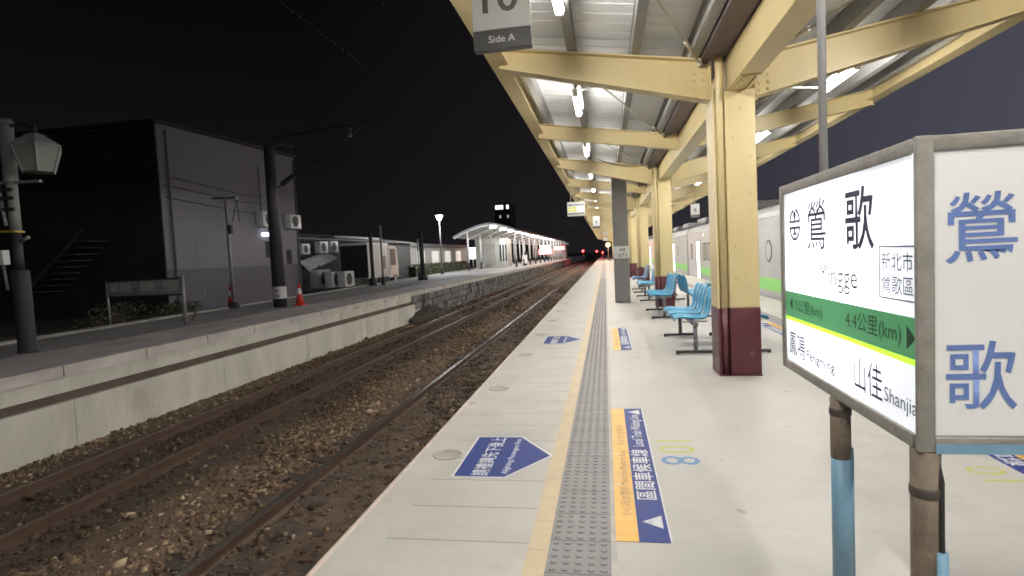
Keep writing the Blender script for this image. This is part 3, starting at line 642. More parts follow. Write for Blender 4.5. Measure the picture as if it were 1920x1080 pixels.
# ------------------------------------------------------------------ station name sign
SX, SY = 1.19, 2.745
t = sg = thing('station_sign', 'large backlit station name sign with green band on posts', 'station sign', (SX * .94, SY * .94, .09)); sg.scale = (.94, .94, .94)
x0, x1, y0, y1, z0, z1 = -.19, .19, -.725, .725, .78, 1.82
m = MB(); w = .052
for x in (x0, x1 - w):
    m.bbox(x, x + w, y0, y0 + .020, z0, z1, .004); m.bbox(x, x + w, y1 - w, y1, z0, z1, .006)
    for z in (z0, z1 - w): m.bbox(x + .002, x + w - .002, y0 + w - .004, y1 - w + .004, z, z + w - .001, .006)
for y in (y0, y1 - w):
    for z in (z0, z1 - w): m.bbox(x0 + w - .004, x1 - w + .004, y + .002, y + w - .002, z, z + w - .001, .006)
m.box(x0 + .02, x1 - .02, y0 + .02, y1 - .02, z1 - .012, z1 - .006); m.box(x0 + .02, x1 - .02, y0 + .02, y1 - .02, z0 + .006, z0 + .012); m.build('frame', M_frame, t)
fx = x0 + .012
MB().box(fx, fx + .004, y0 + .018, y1 - w + .004, 1.225, z1 - w + .004).build('face_panel', M_face, t)
MB().box(fx, fx + .004, y0 + .018, y1 - w + .004, z0 + w - .004, 1.062).build('face_panel', M_face, t)
MB().box(fx - .001, fx + .004, y0 + .018, y1 - w + .004, 1.083, 1.225).build('green_band', M_sgreen, t)
MB().box(fx - .001, fx + .004, y0 + .018, y1 - w + .004, 1.062, 1.083).build('lime_line', M_slime, t)
MB().box(x1 - .016, x1 - .012, y0 + w - .004, y1 - w + .004, z0 + w - .004, z1 - w + .004).build('back_panel', M_endp, t)
def T(s, u0, u1, v0, size, mm, bold=0): return text(s, size, mm, t, (fx - .003, y1 - u0, z0 + v0), (0, -1, 0), (0, 0, 1), bold=bold, width=u1 - u0)
T('鶯', .42, .665, .700, .262, M_navyink, .004); T('歌', .875, 1.135, .700, .268, M_navyink, .012)
T('Yingge', .575, .985, .515, .135, M_greyink, .0)
T('新北市', 1.19, 1.406, .605, .072, M_navyink); T('鶯歌區', 1.19, 1.408, .522, .072, M_navyink)
m = MB(); bu0, bu1, bv0, bv1 = 1.170, 1.424, .496, .688; th = .0045
for (a, b, c, d) in ((bu0, bu1, bv0, bv0 + th), (bu0, bu1, bv1 - th, bv1), (bu0, bu0 + th, bv0, bv1), (bu1 - th, bu1, bv0, bv1)): m.box(fx - .003, fx - .0015, y1 - a, y1 - b, z0 + c, z0 + d)
m.build('box_outline', M_navyink, t)
M_gink = mat('dark green print', (.006, .045, .02), .5, var=.05)
T('5公里(km)', .215, .60, .350, .072, M_gink, 0); T('4.4公里(km)', .865, 1.325, .350, .085, M_gink, 0)
for pts in (((.165, .345), (.165, .41), (.125, .378)), ((1.362, .335), (1.362, .415), (1.415, .375))): MB().prism([(y1 - u, z0 + v) for u, v in pts], 0, fx - .003, fx - .0015).build('distance_arrow', M_gink, t)
T('鳳鳴', .105, .355, .105, .145, M_navyink, .006); T('Fengming', .375, .74, .112, .066, M_navyink, .016); T('山佳', .945, 1.185, .108, .150, M_navyink, .0); T('Shanjia', 1.20, 1.426, .112, .078, M_navyink)
# round railway emblem
def emblem():
    m = MB(); cu, cv_ = .230, .812; ro, ri = .086, .072
    def P(u, v): return (y1 - (cu + u), z0 + cv_ + v)
    def ring(a0, a1):
        n = 20; pts = [P(ro * math.cos(a0 + (a1 - a0) * i / n), ro * math.sin(a0 + (a1 - a0) * i / n)) for i in range(n + 1)] + [P(ri * math.cos(a1 + (a0 - a1) * i / n), ri * math.sin(a1 + (a0 - a1) * i / n)) for i in range(n + 1)]
        for i in range(n):
            q = [pts[i], pts[i + 1], pts[2 * n - i], pts[2 * n + 1 - i]]; m.prism(q, 0, fx - .003, fx - .0015)
    ring(R(8), R(78)); ring(R(102), R(172)); ring(R(188), R(352))
    for q in (((-.076, .010), (.076, .010), (.076, .022), (-.076, .022)), ((-.076, -.010), (.076, -.010), (.076, -.024), (-.076, -.024)), ((-.006, .022), (.006, .022), (.006, .045), (-.006, .045)),
              ((-.008, -.024), (.008, -.024), (.012, -.042), (-.012, -.042)), ((-.012, -.042), (.012, -.042), (.042, -.056), (-.042, -.056))):
        m.prism([P(*c) for c in q], 0, fx - .003, fx - .0015)
    m.prism([P(.018 * math.cos(2 * PI * i / 14), .052 + .018 * math.sin(2 * PI * i / 14)) for i in range(14)], 0, fx - .003, fx - .0015); return m
emblem().build('emblem', M_navyink, t)
ep = MB().box(x0 + w + .004, x1 - w - .004, y0 + .008, y0 + .013, z0 + w + .004, z1 - w - .004).build('end_panel', M_endp, t)
for s, zb_ in (('鶯', 1.425), ('歌', .945)): text(s, .242, M_bchar, ep, (0, y0 + .0065, zb_), (1, 0, 0), (0, 0, 1), bold=.006, width=.208, align='CENTER')
MB().box(x0 + w, x1 - w, y0 - .002, y0 + .05, z0 - .004, z0 + .028).build('end_sill', M_postB, t)
for xx, yy in ((-.150, -.685), (-.160, -.012)):
    near = yy < -.5; zb0 = -.0955; zs = .28 if near else .50; r_ = .043 if near else .041
    po = MB().tube([(xx, yy, zb0), (xx, yy, zs)], r_, 16).build('post', M_postB, t)
    MB().tube([(xx, yy, zs), (xx, yy, zs + .01), (xx, yy, .779)], [r_, r_ + .0012, r_ + .0012], 16).build('post_wrap', M_rust, po)
    MB().lathe(((r_ + .003, 0), (r_ + .005, .008), (r_ + .005, .026), (r_ + .003, .034)), (xx, yy, .62 if near else .70), 18).build('clamp', M_clamp, po)
    sx_, sy_, zt = (xx + .030, yy - .037, .44) if near else (xx + .050, yy + .025, .54)
    MB().tube([(sx_, sy_, zb0), (sx_, sy_, zt)], .014 if not near else .019, 12).build('sleeve_pipe', M_postB, po)
    if near: MB().tube([(sx_, sy_, zt - .01), (sx_, sy_, .68), (xx + .02, yy - .02, .775)], .009, 8).build('cable', M_rub, po)
MB().tube([(-.15, .16, z1 - .01), (-.15, .16, 3.86)], .019, 12).build('conduit', M_pgrey, t)
# ------------------------------------------------------------------ train
def rrect(y, z, hw, hh, r, n=5):
    return [(y + sy * (hw - r) + r * math.cos(a), z + sz * (hh - r) + r * math.sin(a)) for sy, sz, a0 in ((1, 1, 0), (-1, 1, PI / 2), (-1, -1, PI), (1, -1, 1.5 * PI)) for a in [a0 + PI / 2 * i / n for i in range(n + 1)]]
XT = 4.5
def train_car(yc, lab, Ln=19.4, src=None):
    if src: t = dup(src); t.location = (XT + 1.42, yc, 0); t['label'] = lab; return t
    t = thing('train_car', lab, 'train car', (XT + 1.42, yc, 0), 'coupled stainless train cars'); h = Ln / 2; W_ = 1.42
    pr = [(-W_ + .03, -.5), (-W_, -.2), (-W_, 2.22), (-W_ + .05, 2.36), (-W_ + .2, 2.50), (-W_ + .5, 2.60), (0, 2.66), (W_ - .5, 2.60), (W_ - .2, 2.50), (W_ - .05, 2.36), (W_, 2.22), (W_, -.2), (W_ - .03, -.5)]
    MB().prism(pr, 1, -h, h).build('body', M_steel, t)
    MB().box(-W_ + .2, W_ - .2, -h + .3, h - .3, -1.05, -.5).build('underframe', M_rub, t)
    MB().box(-W_ - .006, -W_ + .01, -h + .05, h - 3.9, .18, .53).build('green_stripe', M_green, t)
    m = MB(); m.box(-W_ - .012, -W_ + .01, -h, h, 2.20, 2.235); m.build('roof_rail', M_white, t)
    m = MB()
    for z in (.62, .78, .94): m.box(-W_ - .006, -W_ + .005, -h + .1, h - .1, z, z + .018)
    m.build('body_rib', M_steel, t)
    for y in (h - 1.1, h - 5.1, h - 6.2, 1.2, 0.1, -1.0):
        hw = .26 if y == h - 1.1 else .37
        o = MB().prism(rrect(y, 1.26, hw + .05, .40, .14), 0, -W_ - .010, -W_ + .01).build('window', M_rub, t)
        MB().prism(rrect(y, 1.26, hw, .35, .10), 0, -W_ - .014, -W_ - .009).build('pane', M_win, o)
    for y in (h - 3.3, -3.6):
        o = MB().box(-W_ - .006, -W_ + .02, y - .62, y + .62, -.1, 1.83).build('doorway', M_rub, t)
        MB().box(-W_ - .010, -W_ - .004, y - .42, y + .42, -.06, 1.77).build('lit_interior', M_doorlit, o)
    o = MB().prism([(-5.65 + .31 * math.cos(2 * PI * i / 32), 1.28 + .31 * math.sin(2 * PI * i / 32)) for i in range(32)], 0, -W_ - .009, -W_ + .01).build('round_window', M_dk, t)
    MB().prism([(-5.65 + .25 * math.cos(2 * PI * i / 32), 1.28 + .25 * math.sin(2 * PI * i / 32)) for i in range(32)], 0, -W_ - .012, -W_ - .008).build('pane', M_steel, o)
    MB().bbox(-W_ - .012, -W_ + .01, h - 4.95, h - 4.7, 1.95, 2.12, .004).build('side_display', M_ledW, t)
    for y in (-6.3, -1.2, 4.0, 8.0):
        m = MB(); m.bbox(-1.0, 1.0, y - 1.1, y + 1.1, 2.655, 2.94, .06); m.build('roof_unit', M_roofT, t)
    m = MB()
    for s in (-1, 1): m.box(-.55, .55, s * h, s * (h + .28), -.2, 2.0)
    m.build('gangway', M_rub, t); return t
c1 = train_car(22.3, 'stainless train car with green stripe and two windows, the nearest one in view')
train_car(42.3, 'stainless train car with reddish sheen coupled behind the nearest car', src=c1)
train_car(62.3, 'third stainless train car, far down the platform between the columns', src=c1)
t = thing('railway_track', 'railway track under the stainless train beside the right platform edge', 'railway track', (XT + 1.42, 0, 0), 'railway tracks')
for s in (-1, 1): rail_mb(s * .5335, -4, 240).build('rail', M_rail, t)
MB().box(-1.6, 1.6, -4, 240, -1.3, -1.0).build('track_bed', M_ball, t)

# ------------------------------------------------------------------ things on the opposite platform
GZ = .186
t = thing('lamp_post', 'old lamp post with unlit grey lantern on the far platform, at far left', 'lamp post', (-10.43, 8.52, GZ))
MB().lathe(((.155, 0), (.155, .05), (.14, .06), (.14, 1.46), (.12, 1.50)), n=18).build('base', M_mastD, t)
MB().tube([(0, 0, 1.50), (0, 0, 2.2)], .075, 12).build('lower_pole', M_mastD, t)
MB().tube([(0, 0, 2.2), (0, 0, 3.08)], .085, 12).build('middle_pole', M_lampL, t)
MB().tube([(0, 0, 3.08), (0, 0, 4.10)], .108, 14).build('upper_pole', M_lampL, t)
MB().lathe(((.12, 0), (.12, .05), (.06, .10)), (0, 0, 4.10), 14).build('cap', M_lampL, t)
m = MB()
for z in (2.55, 2.75, 2.9): m.box(-.17, .12, -.10, -.08, z, z + .06)
m.build('clamp_band', M_mastD, t)
m = MB(); m.bar((-.35, -.05, 2.21), (.14, -.05, 2.18), .18, .03); m.build('warning_tape', M_ytape, t)
m = MB(); m.bar((-.6, 0, 3.09), (.62, 0, 3.05), .05, .045); m.tube([(-.3, 0, 3.06), (-.05, -.12, 2.3)], .03, 8); m.build('cross_arm', M_lampL, t)
MB().tube([(0, 0, 4.05), (.3, 0, 4.08), (.6, 0, 4.0), (.6, 0, 3.88)], .03, 8).build('lantern_arm', M_mastD, t)
ln = MB().lathe(((.24, 0), (.38, .42), (.36, .45)), (.60, 0, 3.20), 6, False, .3).build('lantern', M_glassL, t)
MB().lathe(((.39, 0), (.40, .02), (.13, .22), (.05, .25)), (.60, 0, 3.64), 6, False, .3).build('lantern_roof', M_lampL, ln)
m = MB()
for k in range(6):
    a = .3 + 2 * PI * k / 6; m.bar((.60 + .245 * math.cos(a), .245 * math.sin(a), 3.20), (.60 + .385 * math.cos(a), .385 * math.sin(a), 3.64), .03, .03)
m.build('lantern_rib', M_lampL, ln)
MB().bbox(-.22, -.06, -.22, -.10, 1.60, 1.86, .01).build('switch_box', M_white, t); MB().tube([(-.17, -.14, 1.6), (-.13, -.14, 1.15)], .025, 8).build('conduit', M_lampL, t)
MB().tube([(.10, 0, 2.02), (.26, 0, 2.08)], .03, 8).build('floodlight_stub', M_lampL, t)

t = thing('notice_board', 'grey notice board on two thin posts on the far platform', 'notice board', (-11.6, 12.5, GZ))
MB().tube([(-1.1, 0, 0), (-1.1, 0, 1.18)], .028, 8).build('post', M_steelp, t); MB().tube([(1.1, 0, 0), (1.1, 0, 1.24)], .045, 8).build('post', M_steelp, t)
MB().bbox(-1.06, 1.04, -.025, .025, .78, 1.15, .008).build('board', M_board, t)
m = MB(); m.box(-1.12, 1.12, -.035, .035, 1.15, 1.19); m.box(-1.06, 1.05, -.03, .03, .74, .78); m.build('frame', M_mastD, t)
M_paper = mat('weathered paper', (.36, .37, .35), .8, var=.3, scale=5)
for a, b in ((-1.0, -.72), (-.68, -.36), (-.1, .3), (.55, .98)): MB().box(a, b, -.028, -.0255, .86 + random.uniform(0, .04), 1.12).build('paper', M_paper, t)
o = MB().tube([(-11.13, 13.5, GZ), (-10.62, 13.45, 1.0)], .02, 8).build('leaning_stick', M_steelp); tag(o, 'pale stick leaning beside the notice board', 'stick')

def cone(x, y, lab):
    t = thing('traffic_cone', lab, 'traffic cone', (x, y, GZ), 'traffic cones on the far platform')
    MB().bbox(-.18, .18, -.18, .18, .001, .035, .01).build('base', M_orange, t); MB().lathe(((.135, .035), (.085, .37)), n=18).build('body', M_orange, t)
    MB().lathe(((.084, .372), (.055, .58)), n=18).build('reflective_band', M_white, t); MB().lathe(((.054, .582), (.03, .76), (.02, .77)), n=18).build('tip', M_orange, t); return t
c = cone(-13.0, 17.7, 'orange traffic cone beside the thin grey pole'); cone(-10.28, 17.5, 'orange traffic cone beside the dark mast with white plate')
t = thing('thin_pole', 'thin grey pole with crossbar standing before the clad building', 'pole', (-12.72, 17.43, GZ))
MB().tube([(0, 0, 0), (0, 0, 3.86)], [.06, .045], 10).build('shaft', M_steelp, t); MB().bar((-.5, 0, 3.78), (.42, 0, 3.76), .05, .05).build('crossbar', M_mastD, t)
MB().bbox(.04, .15, -.06, .06, 2.55, 2.85, .01).build('switch_box', M_mastD, t); MB().lathe(((.20, 0), (.19, .08), (.08, .2)), n=12).build('base', M_mastD, t)
MB().lathe(((.05, 0), (.05, .08)), (.42, 0, 3.70), 8).build('insulator', M_white, t)
m = MB(); m.tube([(.42, 0, 3.72), (.20, 0, 2.95)], .009, 5); m.tube([(.42, 0, 3.72), (.46, 0, 2.9)], .009, 5); m.build('wire', M_wire, t)
t = thing('overhead_line_mast', 'thick dark overhead line mast with white plate on the far platform', 'mast', (-10.78, 17.13, GZ))
MB().lathe(((.22, 0), (.165, 5.25), (.15, 5.3)), n=20).build('shaft', M_mastD, t)
pl = MB().tube([(0, 0, .28), (0, 0, .68)], .226, 24, False).build('number_plate', M_plate, t)
text('48', .13, M_ink, pl, (.05, -.2295, .50), (1, 0, 0), (0, 0, 1), bold=.01, align='CENTER'); text('070', .13, M_ink, pl, (.05, -.2295, .33), (1, 0, 0), (0, 0, 1), bold=.01, align='CENTER')
MB().tube([(.15, 0, 3.92), (3.5, 0, 5.78)], .024, 8).build('brace', M_mastD, t); MB().lathe(((.04, 0), (.075, .05), (.075, .42), (.04, .47)), n=12)
m = MB(); a, b = Vector((.35, 0, 4.03)), Vector((.85, 0, 4.31)); m.tube([a, a + (b - a) * .1, a + (b - a) * .9, b], [.04, .085, .085, .04], 10); m.build('insulator', M_mastD, t)
MB().tube([(0, 0, 5.3), (.0, 0, 5.55), (3.6, 0, 5.83)], .018, 8).build('top_arm', M_mastD, t)
m = MB(); m.lathe(((.09, 0), (.07, .28)), (2.86, 0, 5.38), 10); m.build('registration_insulator', M_lampL, t)
MB().tube([(.05, 0, 5.32), (.45, 0, 5.30), (.85, 0, 5.22)], .03, 8).build('short_arm', M_lampL, t)
MB().tube([(0, .0, 5.5), (3.6, 0, 5.80)], .008, 5).build('stay_wire', M_wire, t)
for x, z, lab in ((-2.83, 3.92, 'contact wire above the near track'), (-2.83, 5.0, 'upper carrier wire above the near track'), (-7.2, 5.85, 'feeder wire on the dark mast arm above the far track'), (-10.5, 5.5, 'wire along the top of the far platform mast')):
    o = MB().tube([(x, -4, z), (x, 60, z - .02), (x, 235, z)], .0045, 5).build('overhead_wire', M_wire); tag(o, 'thin ' + lab, 'wire', 'overhead wires')

# ------------------------------------------------------------------ buildings and clutter beyond the far platform
t = thing('clad_building', 'tall grey metal clad building behind the far platform', 'building', (-16, 18.35, 0))
MB().prism([(0, 1.62), (9.25, 1.62), (9.25, 7.22), (0, 6.98)], 0, -11, 0).build('upper_wall', M_bldg, t)
MB().box(-11, -.02, 0.01, 9.24, -1.2, 1.62).build('lower_wall', M_bldg2, t)
MB().box(-11, -.01, -.06, -.004, -1.2, 6.9).build('end_wall', M_bdark, t)  # end face lies in shadow; that shade is put into the dark colour
m = MB(); m.prism([(-.15, 6.985), (9.4, 7.235), (9.4, 7.36), (-.15, 7.11)], 0, -11.1, .12); m.build('roof_edge', M_bdark, t)
m = MB()
for k in range(9): m.box(-5.2 + k * .27, -4.4 + k * .27, -1.0, -.1, 1.0 + k * .22, 1.04 + k * .22)
m.bar((-5.2, -1.02, .95), (-2.4, -1.02, 3.2), .05, .10); m.build('staircase', M_stair, t)
for y0_, y1_, z0_, z1_ in ((6.2, 6.75, 2.0, 2.75), (7.95, 8.4, 1.65, 2.35)):
    o = MB().box(-.02, .012, y0_, y1_, z0_, z1_).build('window', M_bdark, t); MB().box(.012, .03, y0_ - .04, y1_ + .04, z1_, z1_ + .05).build('lintel', M_bldg2, o)
MB().tube([(.05, 6.0, 4.0), (.05, 6.0, 6.3)], .025, 6).build('drain', M_dk, t)
for i, z in enumerate((4.05, 4.5, 4.85)): MB().tube([(.07, .1, z + .25), (.07, 4.6, z), (.07, 9.2, z + .12)], .012, 5).build('wall_cable', M_rub, t)
MB().tube([(.09, 9.0, -1), (.09, 9.0, 7.0)], .05, 8).build('drain', M_bldg2, t); MB().tube([(.09, .35, -1), (.09, .35, 6.8)], .045, 8).build('drain', M_bldg2, t)
wl = MB().bbox(.0, .16, 5.95, 6.35, 3.02, 3.18, .03).build('wall_lamp', M_wallLamp, t)
m = MB(); m.bbox(.0, .1, .35, .95, 3.62, 3.66, .01); m.build('wall_sign', M_lampL, t)
def condenser(x, y, z, lab, g='air conditioner condensers', sz=1., grid=True):
    t = thing('air_conditioner', lab, 'air conditioner', (x, y, z), g)
    MB().bbox(-.16 * sz, .16 * sz, -.42 * sz, .42 * sz, 0, .62 * sz, .015).build('casing', M_acw, t)
    m = MB(); X = .162 * sz; m.tube([(X, -.05 * sz, .31 * sz), (X + .01, -.05 * sz, .31 * sz)], .24 * sz, 20); m.build('fan_opening', M_rub, t)
    m = MB()
    for r_ in (.08, .16, .235):
        m.tube([(X + .014, -.05 * sz + r_ * sz * math.cos(2 * PI * k / 20), .31 * sz + r_ * sz * math.sin(2 * PI * k / 20)) for k in range(21)], .006, 4, False)
    m.build('grille', M_acw, t)
    if grid:
        MB().box(-.2, .2, -.4, -.36, -.05, -.004).build('bracket', M_dk, t); MB().box(-.2, .2, .36, .4, -.05, -.004).build('bracket', M_dk, t)
    return t
condenser(-15.80, 24.45, 3.45, 'air conditioner condenser on the clad building, left of the dark mast', sz=1.15); condenser(-15.80, 26.75, 3.45, 'air conditioner condenser on the clad building, right of the dark mast', sz=1.15)
t = thing('dark_shed', 'low dark shed behind the far platform with cluttered wall', 'shed', (-17.9, 36, 0))
MB().box(-8, 0, -8, 14, -1.2, 3.1).build('wall', M_dark, t)
MB().prism([(-8.2, 3.1), (.35, 3.1), (.35, 3.2), (-4, 3.9), (-8.2, 3.3)], 1, -8.2, 14.2).build('roof', mat('shed roof', (.10, .10, .095), .7, var=.3, scale=.8), t)
MB().bbox(-.6, .4, -1.5, 6, 3.25, 3.42, .02).build('gutter', mat('shed gutter', (.2, .2, .2), .6, var=.2), t)
condenser(-17.66, 30.9, 2.2, 'small condenser high on the shed wall, left of a pair'); condenser(-17.66, 33.0, 2.25, 'condenser high on the shed wall beside its twin, the left one', sz=1.2); condenser(-17.66, 34.4, 2.3, 'condenser high on the shed wall beside its twin, the right one', sz=1.2)
condenser(-17.3, 32.0, .15, 'louvred white condenser on the ground by the shed, nearest the clad building', sz=1.75, grid=False); condenser(-16.05, 31.2, .15, 'white condenser on the ground by the shed, middle one', sz=1.5, grid=False); condenser(-15.35, 31.4, .15, 'white condenser on the ground by the shed, nearest the white truck', sz=1.5, grid=False)
m = MB(); pts = [(30.6, 1.35), (31.3, 1.5), (32.0, 1.62), (33.0, 1.8), (34.2, 1.95)]
for i in range(4):
    (ya, za), (yb, zb2) = pts[i], pts[i + 1]; m.add([(-17.85, ya, za + .45), (-17.85, yb, zb2 + .4), (-17.2, yb - .1, zb2 - .1 + .1 * (i % 2)), (-17.2, ya - .05, za - .15)], [(0, 1, 2, 3)])
    m.add([(-17.85, ya, za + .42), (-17.85, yb, zb2 + .37), (-17.2, yb - .1, zb2 - .13 + .1 * (i % 2)), (-17.2, ya - .05, za - .18)], [(0, 3, 2, 1)])
tag(m.build('torn_awning', M_acw), 'torn pale awning sheet on the shed wall below the condensers', 'awning')
t = thing('parked_truck', 'small white box truck parked behind the far platform', 'truck', (-15.4, 35.8, -.02))
MB().bbox(-1.0, .86, -2.9, .35, .55, 2.75, .03).build('cargo_box', M_truck, t)
m = MB()
for k in range(9): m.box(.86, .872, -2.75 + k * .36, -2.69 + k * .36, .65, 2.6)
m.build('cargo_rib', M_truck, t)
MB().bbox(-.95, .88, -2.95, .40, 2.66, 2.80, .02).build('roof_trim', M_white, t)
MB().box(-.96, .82, -2.93, -2.905, .6, 2.64).build('rear_shade_panel', M_bdark, t)  # added dark panel, puts the shade of the rear face into colour
cb = MB().prism([(.45, .45), (2.15, .45), (2.25, 1.2), (2.05, 2.45), (1.85, 2.62), (.45, 2.66)], 0, -.95, .84).build('cab', M_truck, t)
dr = MB().prism([(.62, .62), (1.75, .62), (1.98, 1.3), (1.85, 2.5), (.62, 2.5)], 0, .835, .86).build('door', M_truck, cb)
MB().prism(rrect(1.22, 1.85, .5, .58, .10), 0, .855, .868).build('window', M_glassD, dr); MB().bbox(.86, .885, .72, .85, 1.05, 1.12, .008).build('handle', M_rub, dr)
for y in (-2.0, 1.55):
    w_ = MB().tube([(.60, y, .38), (.85, y, .38)], .37, 22).build('wheel', M_rub, t); MB().tube([(.85, y, .38), (.862, y, .38)], .2, 16).build('rim', M_steelp, w_)
MB().box(.872, .878, -.75, -.1, 1.1, 1.95).build('side_panel', M_lampL, t)
def slim_pole(x, y, h, lab, dark=False, r_=.055, grp='slim poles along the far platform'):
    t = thing('slim_pole', lab, 'pole', (x, y, GZ), grp); mm = M_mastD if dark else M_steelp
    MB().lathe(((r_ * 2.2, 0), (r_ * 2, .3), (r_ * 1.1, .5)), n=12).build('base', M_mastD, t); MB().tube([(0, 0, .48), (0, 0, h)], r_, 10).build('shaft', mm, t); return t
slim_pole(-12.8, 30.9, 3.45, 'slim pale pole standing before the white truck'); slim_pole(-13.3, 30.6, 3.0, 'dark pole left of the slim pale pole before the truck', True, .10)
slim_pole(-12.1, 36.0, 3.3, 'thick dark pole between the white truck and the lit street lamp', True, .16); slim_pole(-14.4, 42.0, 3.0, 'thin pole with white plates left of the lit street lamp')
t = thing('street_lamp', 'lit street lamp glowing white beyond the far platform', 'street lamp', (-14.3, 47.9, GZ))
MB().lathe(((.16, 0), (.14, .5), (.07, .6)), n=12).build('base', M_mastD, t); MB().tube([(0, 0, .6), (0, 0, 4.75)], .05, 10).build('pole', M_steelp, t)
MB().lathe(((.16, 0), (.30, .34), (.28, .38)), (0, 0, 4.78), 12).build('glowing_lantern', M_lampW, t); MB().lathe(((.40, 0), (.38, .04), (.08, .13)), (0, 0, 5.17), 12).build('lamp_cap', M_mastD, t)
t = thing('lit_building', 'low building with lit windows behind a dark hedge', 'building', (-19, 62, 0))
MB().box(-6, 0, -13, 14, -1.2, 2.9).build('wall', M_cabin, t); MB().bbox(-6.2, .3, -13.3, 14.3, 2.9, 3.25, .04).build('roof', M_lampL, t)
for k in range(5):
    y = -10.8 + k * 5.0; o = MB().bbox(-.02, .05, y - 1.3, y + 1.3, 1.0, 2.5, .02).build('window', M_white, t)
    MB().box(.05, .058, y - 1.2, y - .05, 1.08, 2.42).build('pane', M_winL, o); MB().box(.05, .058, y + .05, y + 1.2, 1.08, 2.42).build('pane', M_winL, o)
def leaves(nl, dims, s, seed):
    r_ = np.random.default_rng(seed); m = MB()
    P = r_.uniform(-1, 1, (nl, 3)) * np.array(dims); 
    for q in P:
        a = Vector(r_.normal(0, 1, 3)).normalized(); b = a.cross(Vector(r_.normal(0, 1, 3))).normalized(); k = s * r_.uniform(.6, 1.5); c = Vector(q)
        m.add([c - a * k, c + b * k * .4, c + a * k, c - b * k * .4], [(0, 1, 2, 3)])
    return m
t = thing('hedge', 'dark clipped hedge in front of the lit building', 'hedge', (-16.6, 56, .55))
leaves(5200, (.5, 9.5, .62), .10, 3).build('foliage', M_leaf, t, fix=False)
m = MB()
for k in range(14): m.tube([(0, -9 + k * 1.35, -.6), (.05, -9 + k * 1.35, .3)], .03, 6)
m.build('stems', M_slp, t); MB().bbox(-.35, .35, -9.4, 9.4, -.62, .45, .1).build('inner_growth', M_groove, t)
for i, (x, y, z, sz, mm) in enumerate(((-14.3, 14.3, .25, .55, M_leaf2), (-13.6, 15.6, .2, .45, M_leaf), (-15.0, 15.3, .3, .6, M_leaf), (-13.1, 12.6, .2, .4, M_leaf2), (-14.6, 17.2, .2, .5, M_leaf2), (-16.2, 36.4, .35, .6, M_leaf), (-16.0, 38.2, .3, .55, M_leaf2))):
    lab = ['pale shrub left of the notice board', 'dark shrub behind the notice board', 'dark shrub at the foot of the dark end wall', 'small dry shrub near the old lamp post', 'dry shrub at the corner of the clad building', 'green shrub before the ground condensers', 'dry shrub beside the white truck'][i]
    t = thing('shrub', lab, 'shrub', (x, y, z), 'shrubs beyond the far platform'); leaves(420, (sz, sz, sz * .6), .06, 20 + i).build('foliage', mm, t, fix=False)
    m = MB()
    for k in range(5): m.tube([(.1 * math.cos(k), .1 * math.sin(k), -z - .05), (.3 * math.cos(k), .3 * math.sin(k), .2)], .012, 5)
    m.build('stems', M_slp, t)

# far platform canopy with round lamps
CX_, CYS = -11.6, 56.0
t = thing('far_canopy', 'pale arched canopy with round lamps over the far platform', 'canopy', (CX_, CYS, 0)); LN = 84
def arch(x, top): return (4.98 if top else 4.84) - .155 * abs(x) ** 1.6 * (1 if x > 0 else .92)
xs_ = np.linspace(-3.8, 2.9, 15); m = MB(); m.prism([(x, arch(x, True)) for x in xs_] + [(x, arch(x, False)) for x in reversed(xs_)], 1, 0, LN); m.build('roof', M_sheet2, t)
for k in range(15):
    y = .4 + k * 5.9; m = MB()
    for i in range(14): m.bar((xs_[i], y, arch(xs_[i], False) - .07), (xs_[i + 1], y, arch(xs_[i + 1], False) - .07), .1, .12, (0, 1, 0))
    m.build('rafter', M_white, t)
for k in range(14):
    for x in (-2.35, 1.7):
        if x > 0 and k < 1: continue
        y = .4 + k * 5.9; c_ = MB().tube([(x, y, 1.0), (x, y, arch(x, False) - .12)], .085, 10).build('column', M_white, t); MB().tube([(x, y, GZ), (x, y, 1.0)], .10, 10).build('column_base', M_mastD, c_)
rl = None
for k in range(15):
    lab = ['round glowing lamp at the near end of the far canopy', 'second round lamp under the far canopy', 'third round lamp under the far canopy'][k] if k < 3 else f'round lamp under the far canopy, number {k+1} from its near end'
    if rl is None:
        o = rl = thing('round_lamp', lab, 'light', (-11.4, 57.4, 4.47), 'round lamps under the far canopy'); MB().lathe(((.10, 0), (.36, .05), (.38, .13), (.30, .2)), n=18).build('globe', M_roundW, o); MB().tube([(0, 0, .2), (0, 0, .36)], .03, 6).build('stem', M_white, o)
    else: o = dup(rl); o.location = (-11.4, 57.4 + k * 5.6, 4.47); o['label'] = lab
t = thing('platform_cabin', 'pale cabin with recessed door panels under the far canopy', 'cabin', (-13.7, 66, GZ))
MB().bbox(-1.75, 1.7, 0, 6, 0, 3.5, .03).build('wall', M_cabin, t)
for x0_, x1_ in ((-1.3, -.55), (-.4, .75)): MB().box(x0_, x1_, -.03, .01, .25, 2.9).build('door_panel', mat('cabin panel', (.34, .34, .32), .7, var=.1), t)
m = MB(); m.lathe(((.62, 0), (.62, 3.45), (.5, 3.5)), (1.55, .55, 0), 20); m.build('corner_tower', M_white, t)
for a in (-1.9, -1.35, -.8): MB().bar((1.55 + .625 * math.cos(a), .55 + .625 * math.sin(a), .7), (1.55 + .625 * math.cos(a), .55 + .625 * math.sin(a), 2.7), .2, .04, (-math.sin(a), math.cos(a), 0)).build('tower_window', M_glassD, t)
t = thing('lit_sign_box', 'small glowing white sign box beside the far canopy columns', 'sign', (-14.0, 58.5, GZ))
MB().bbox(-.32, .32, -.06, .06, 1.2, 2.4, .02).build('glowing_panel', emit('glowing panel', (1, 1, .97), 2.2), t); MB().tube([(0, 0, 0), (0, 0, 1.2)], .05, 8).build('post', M_steelp, t)
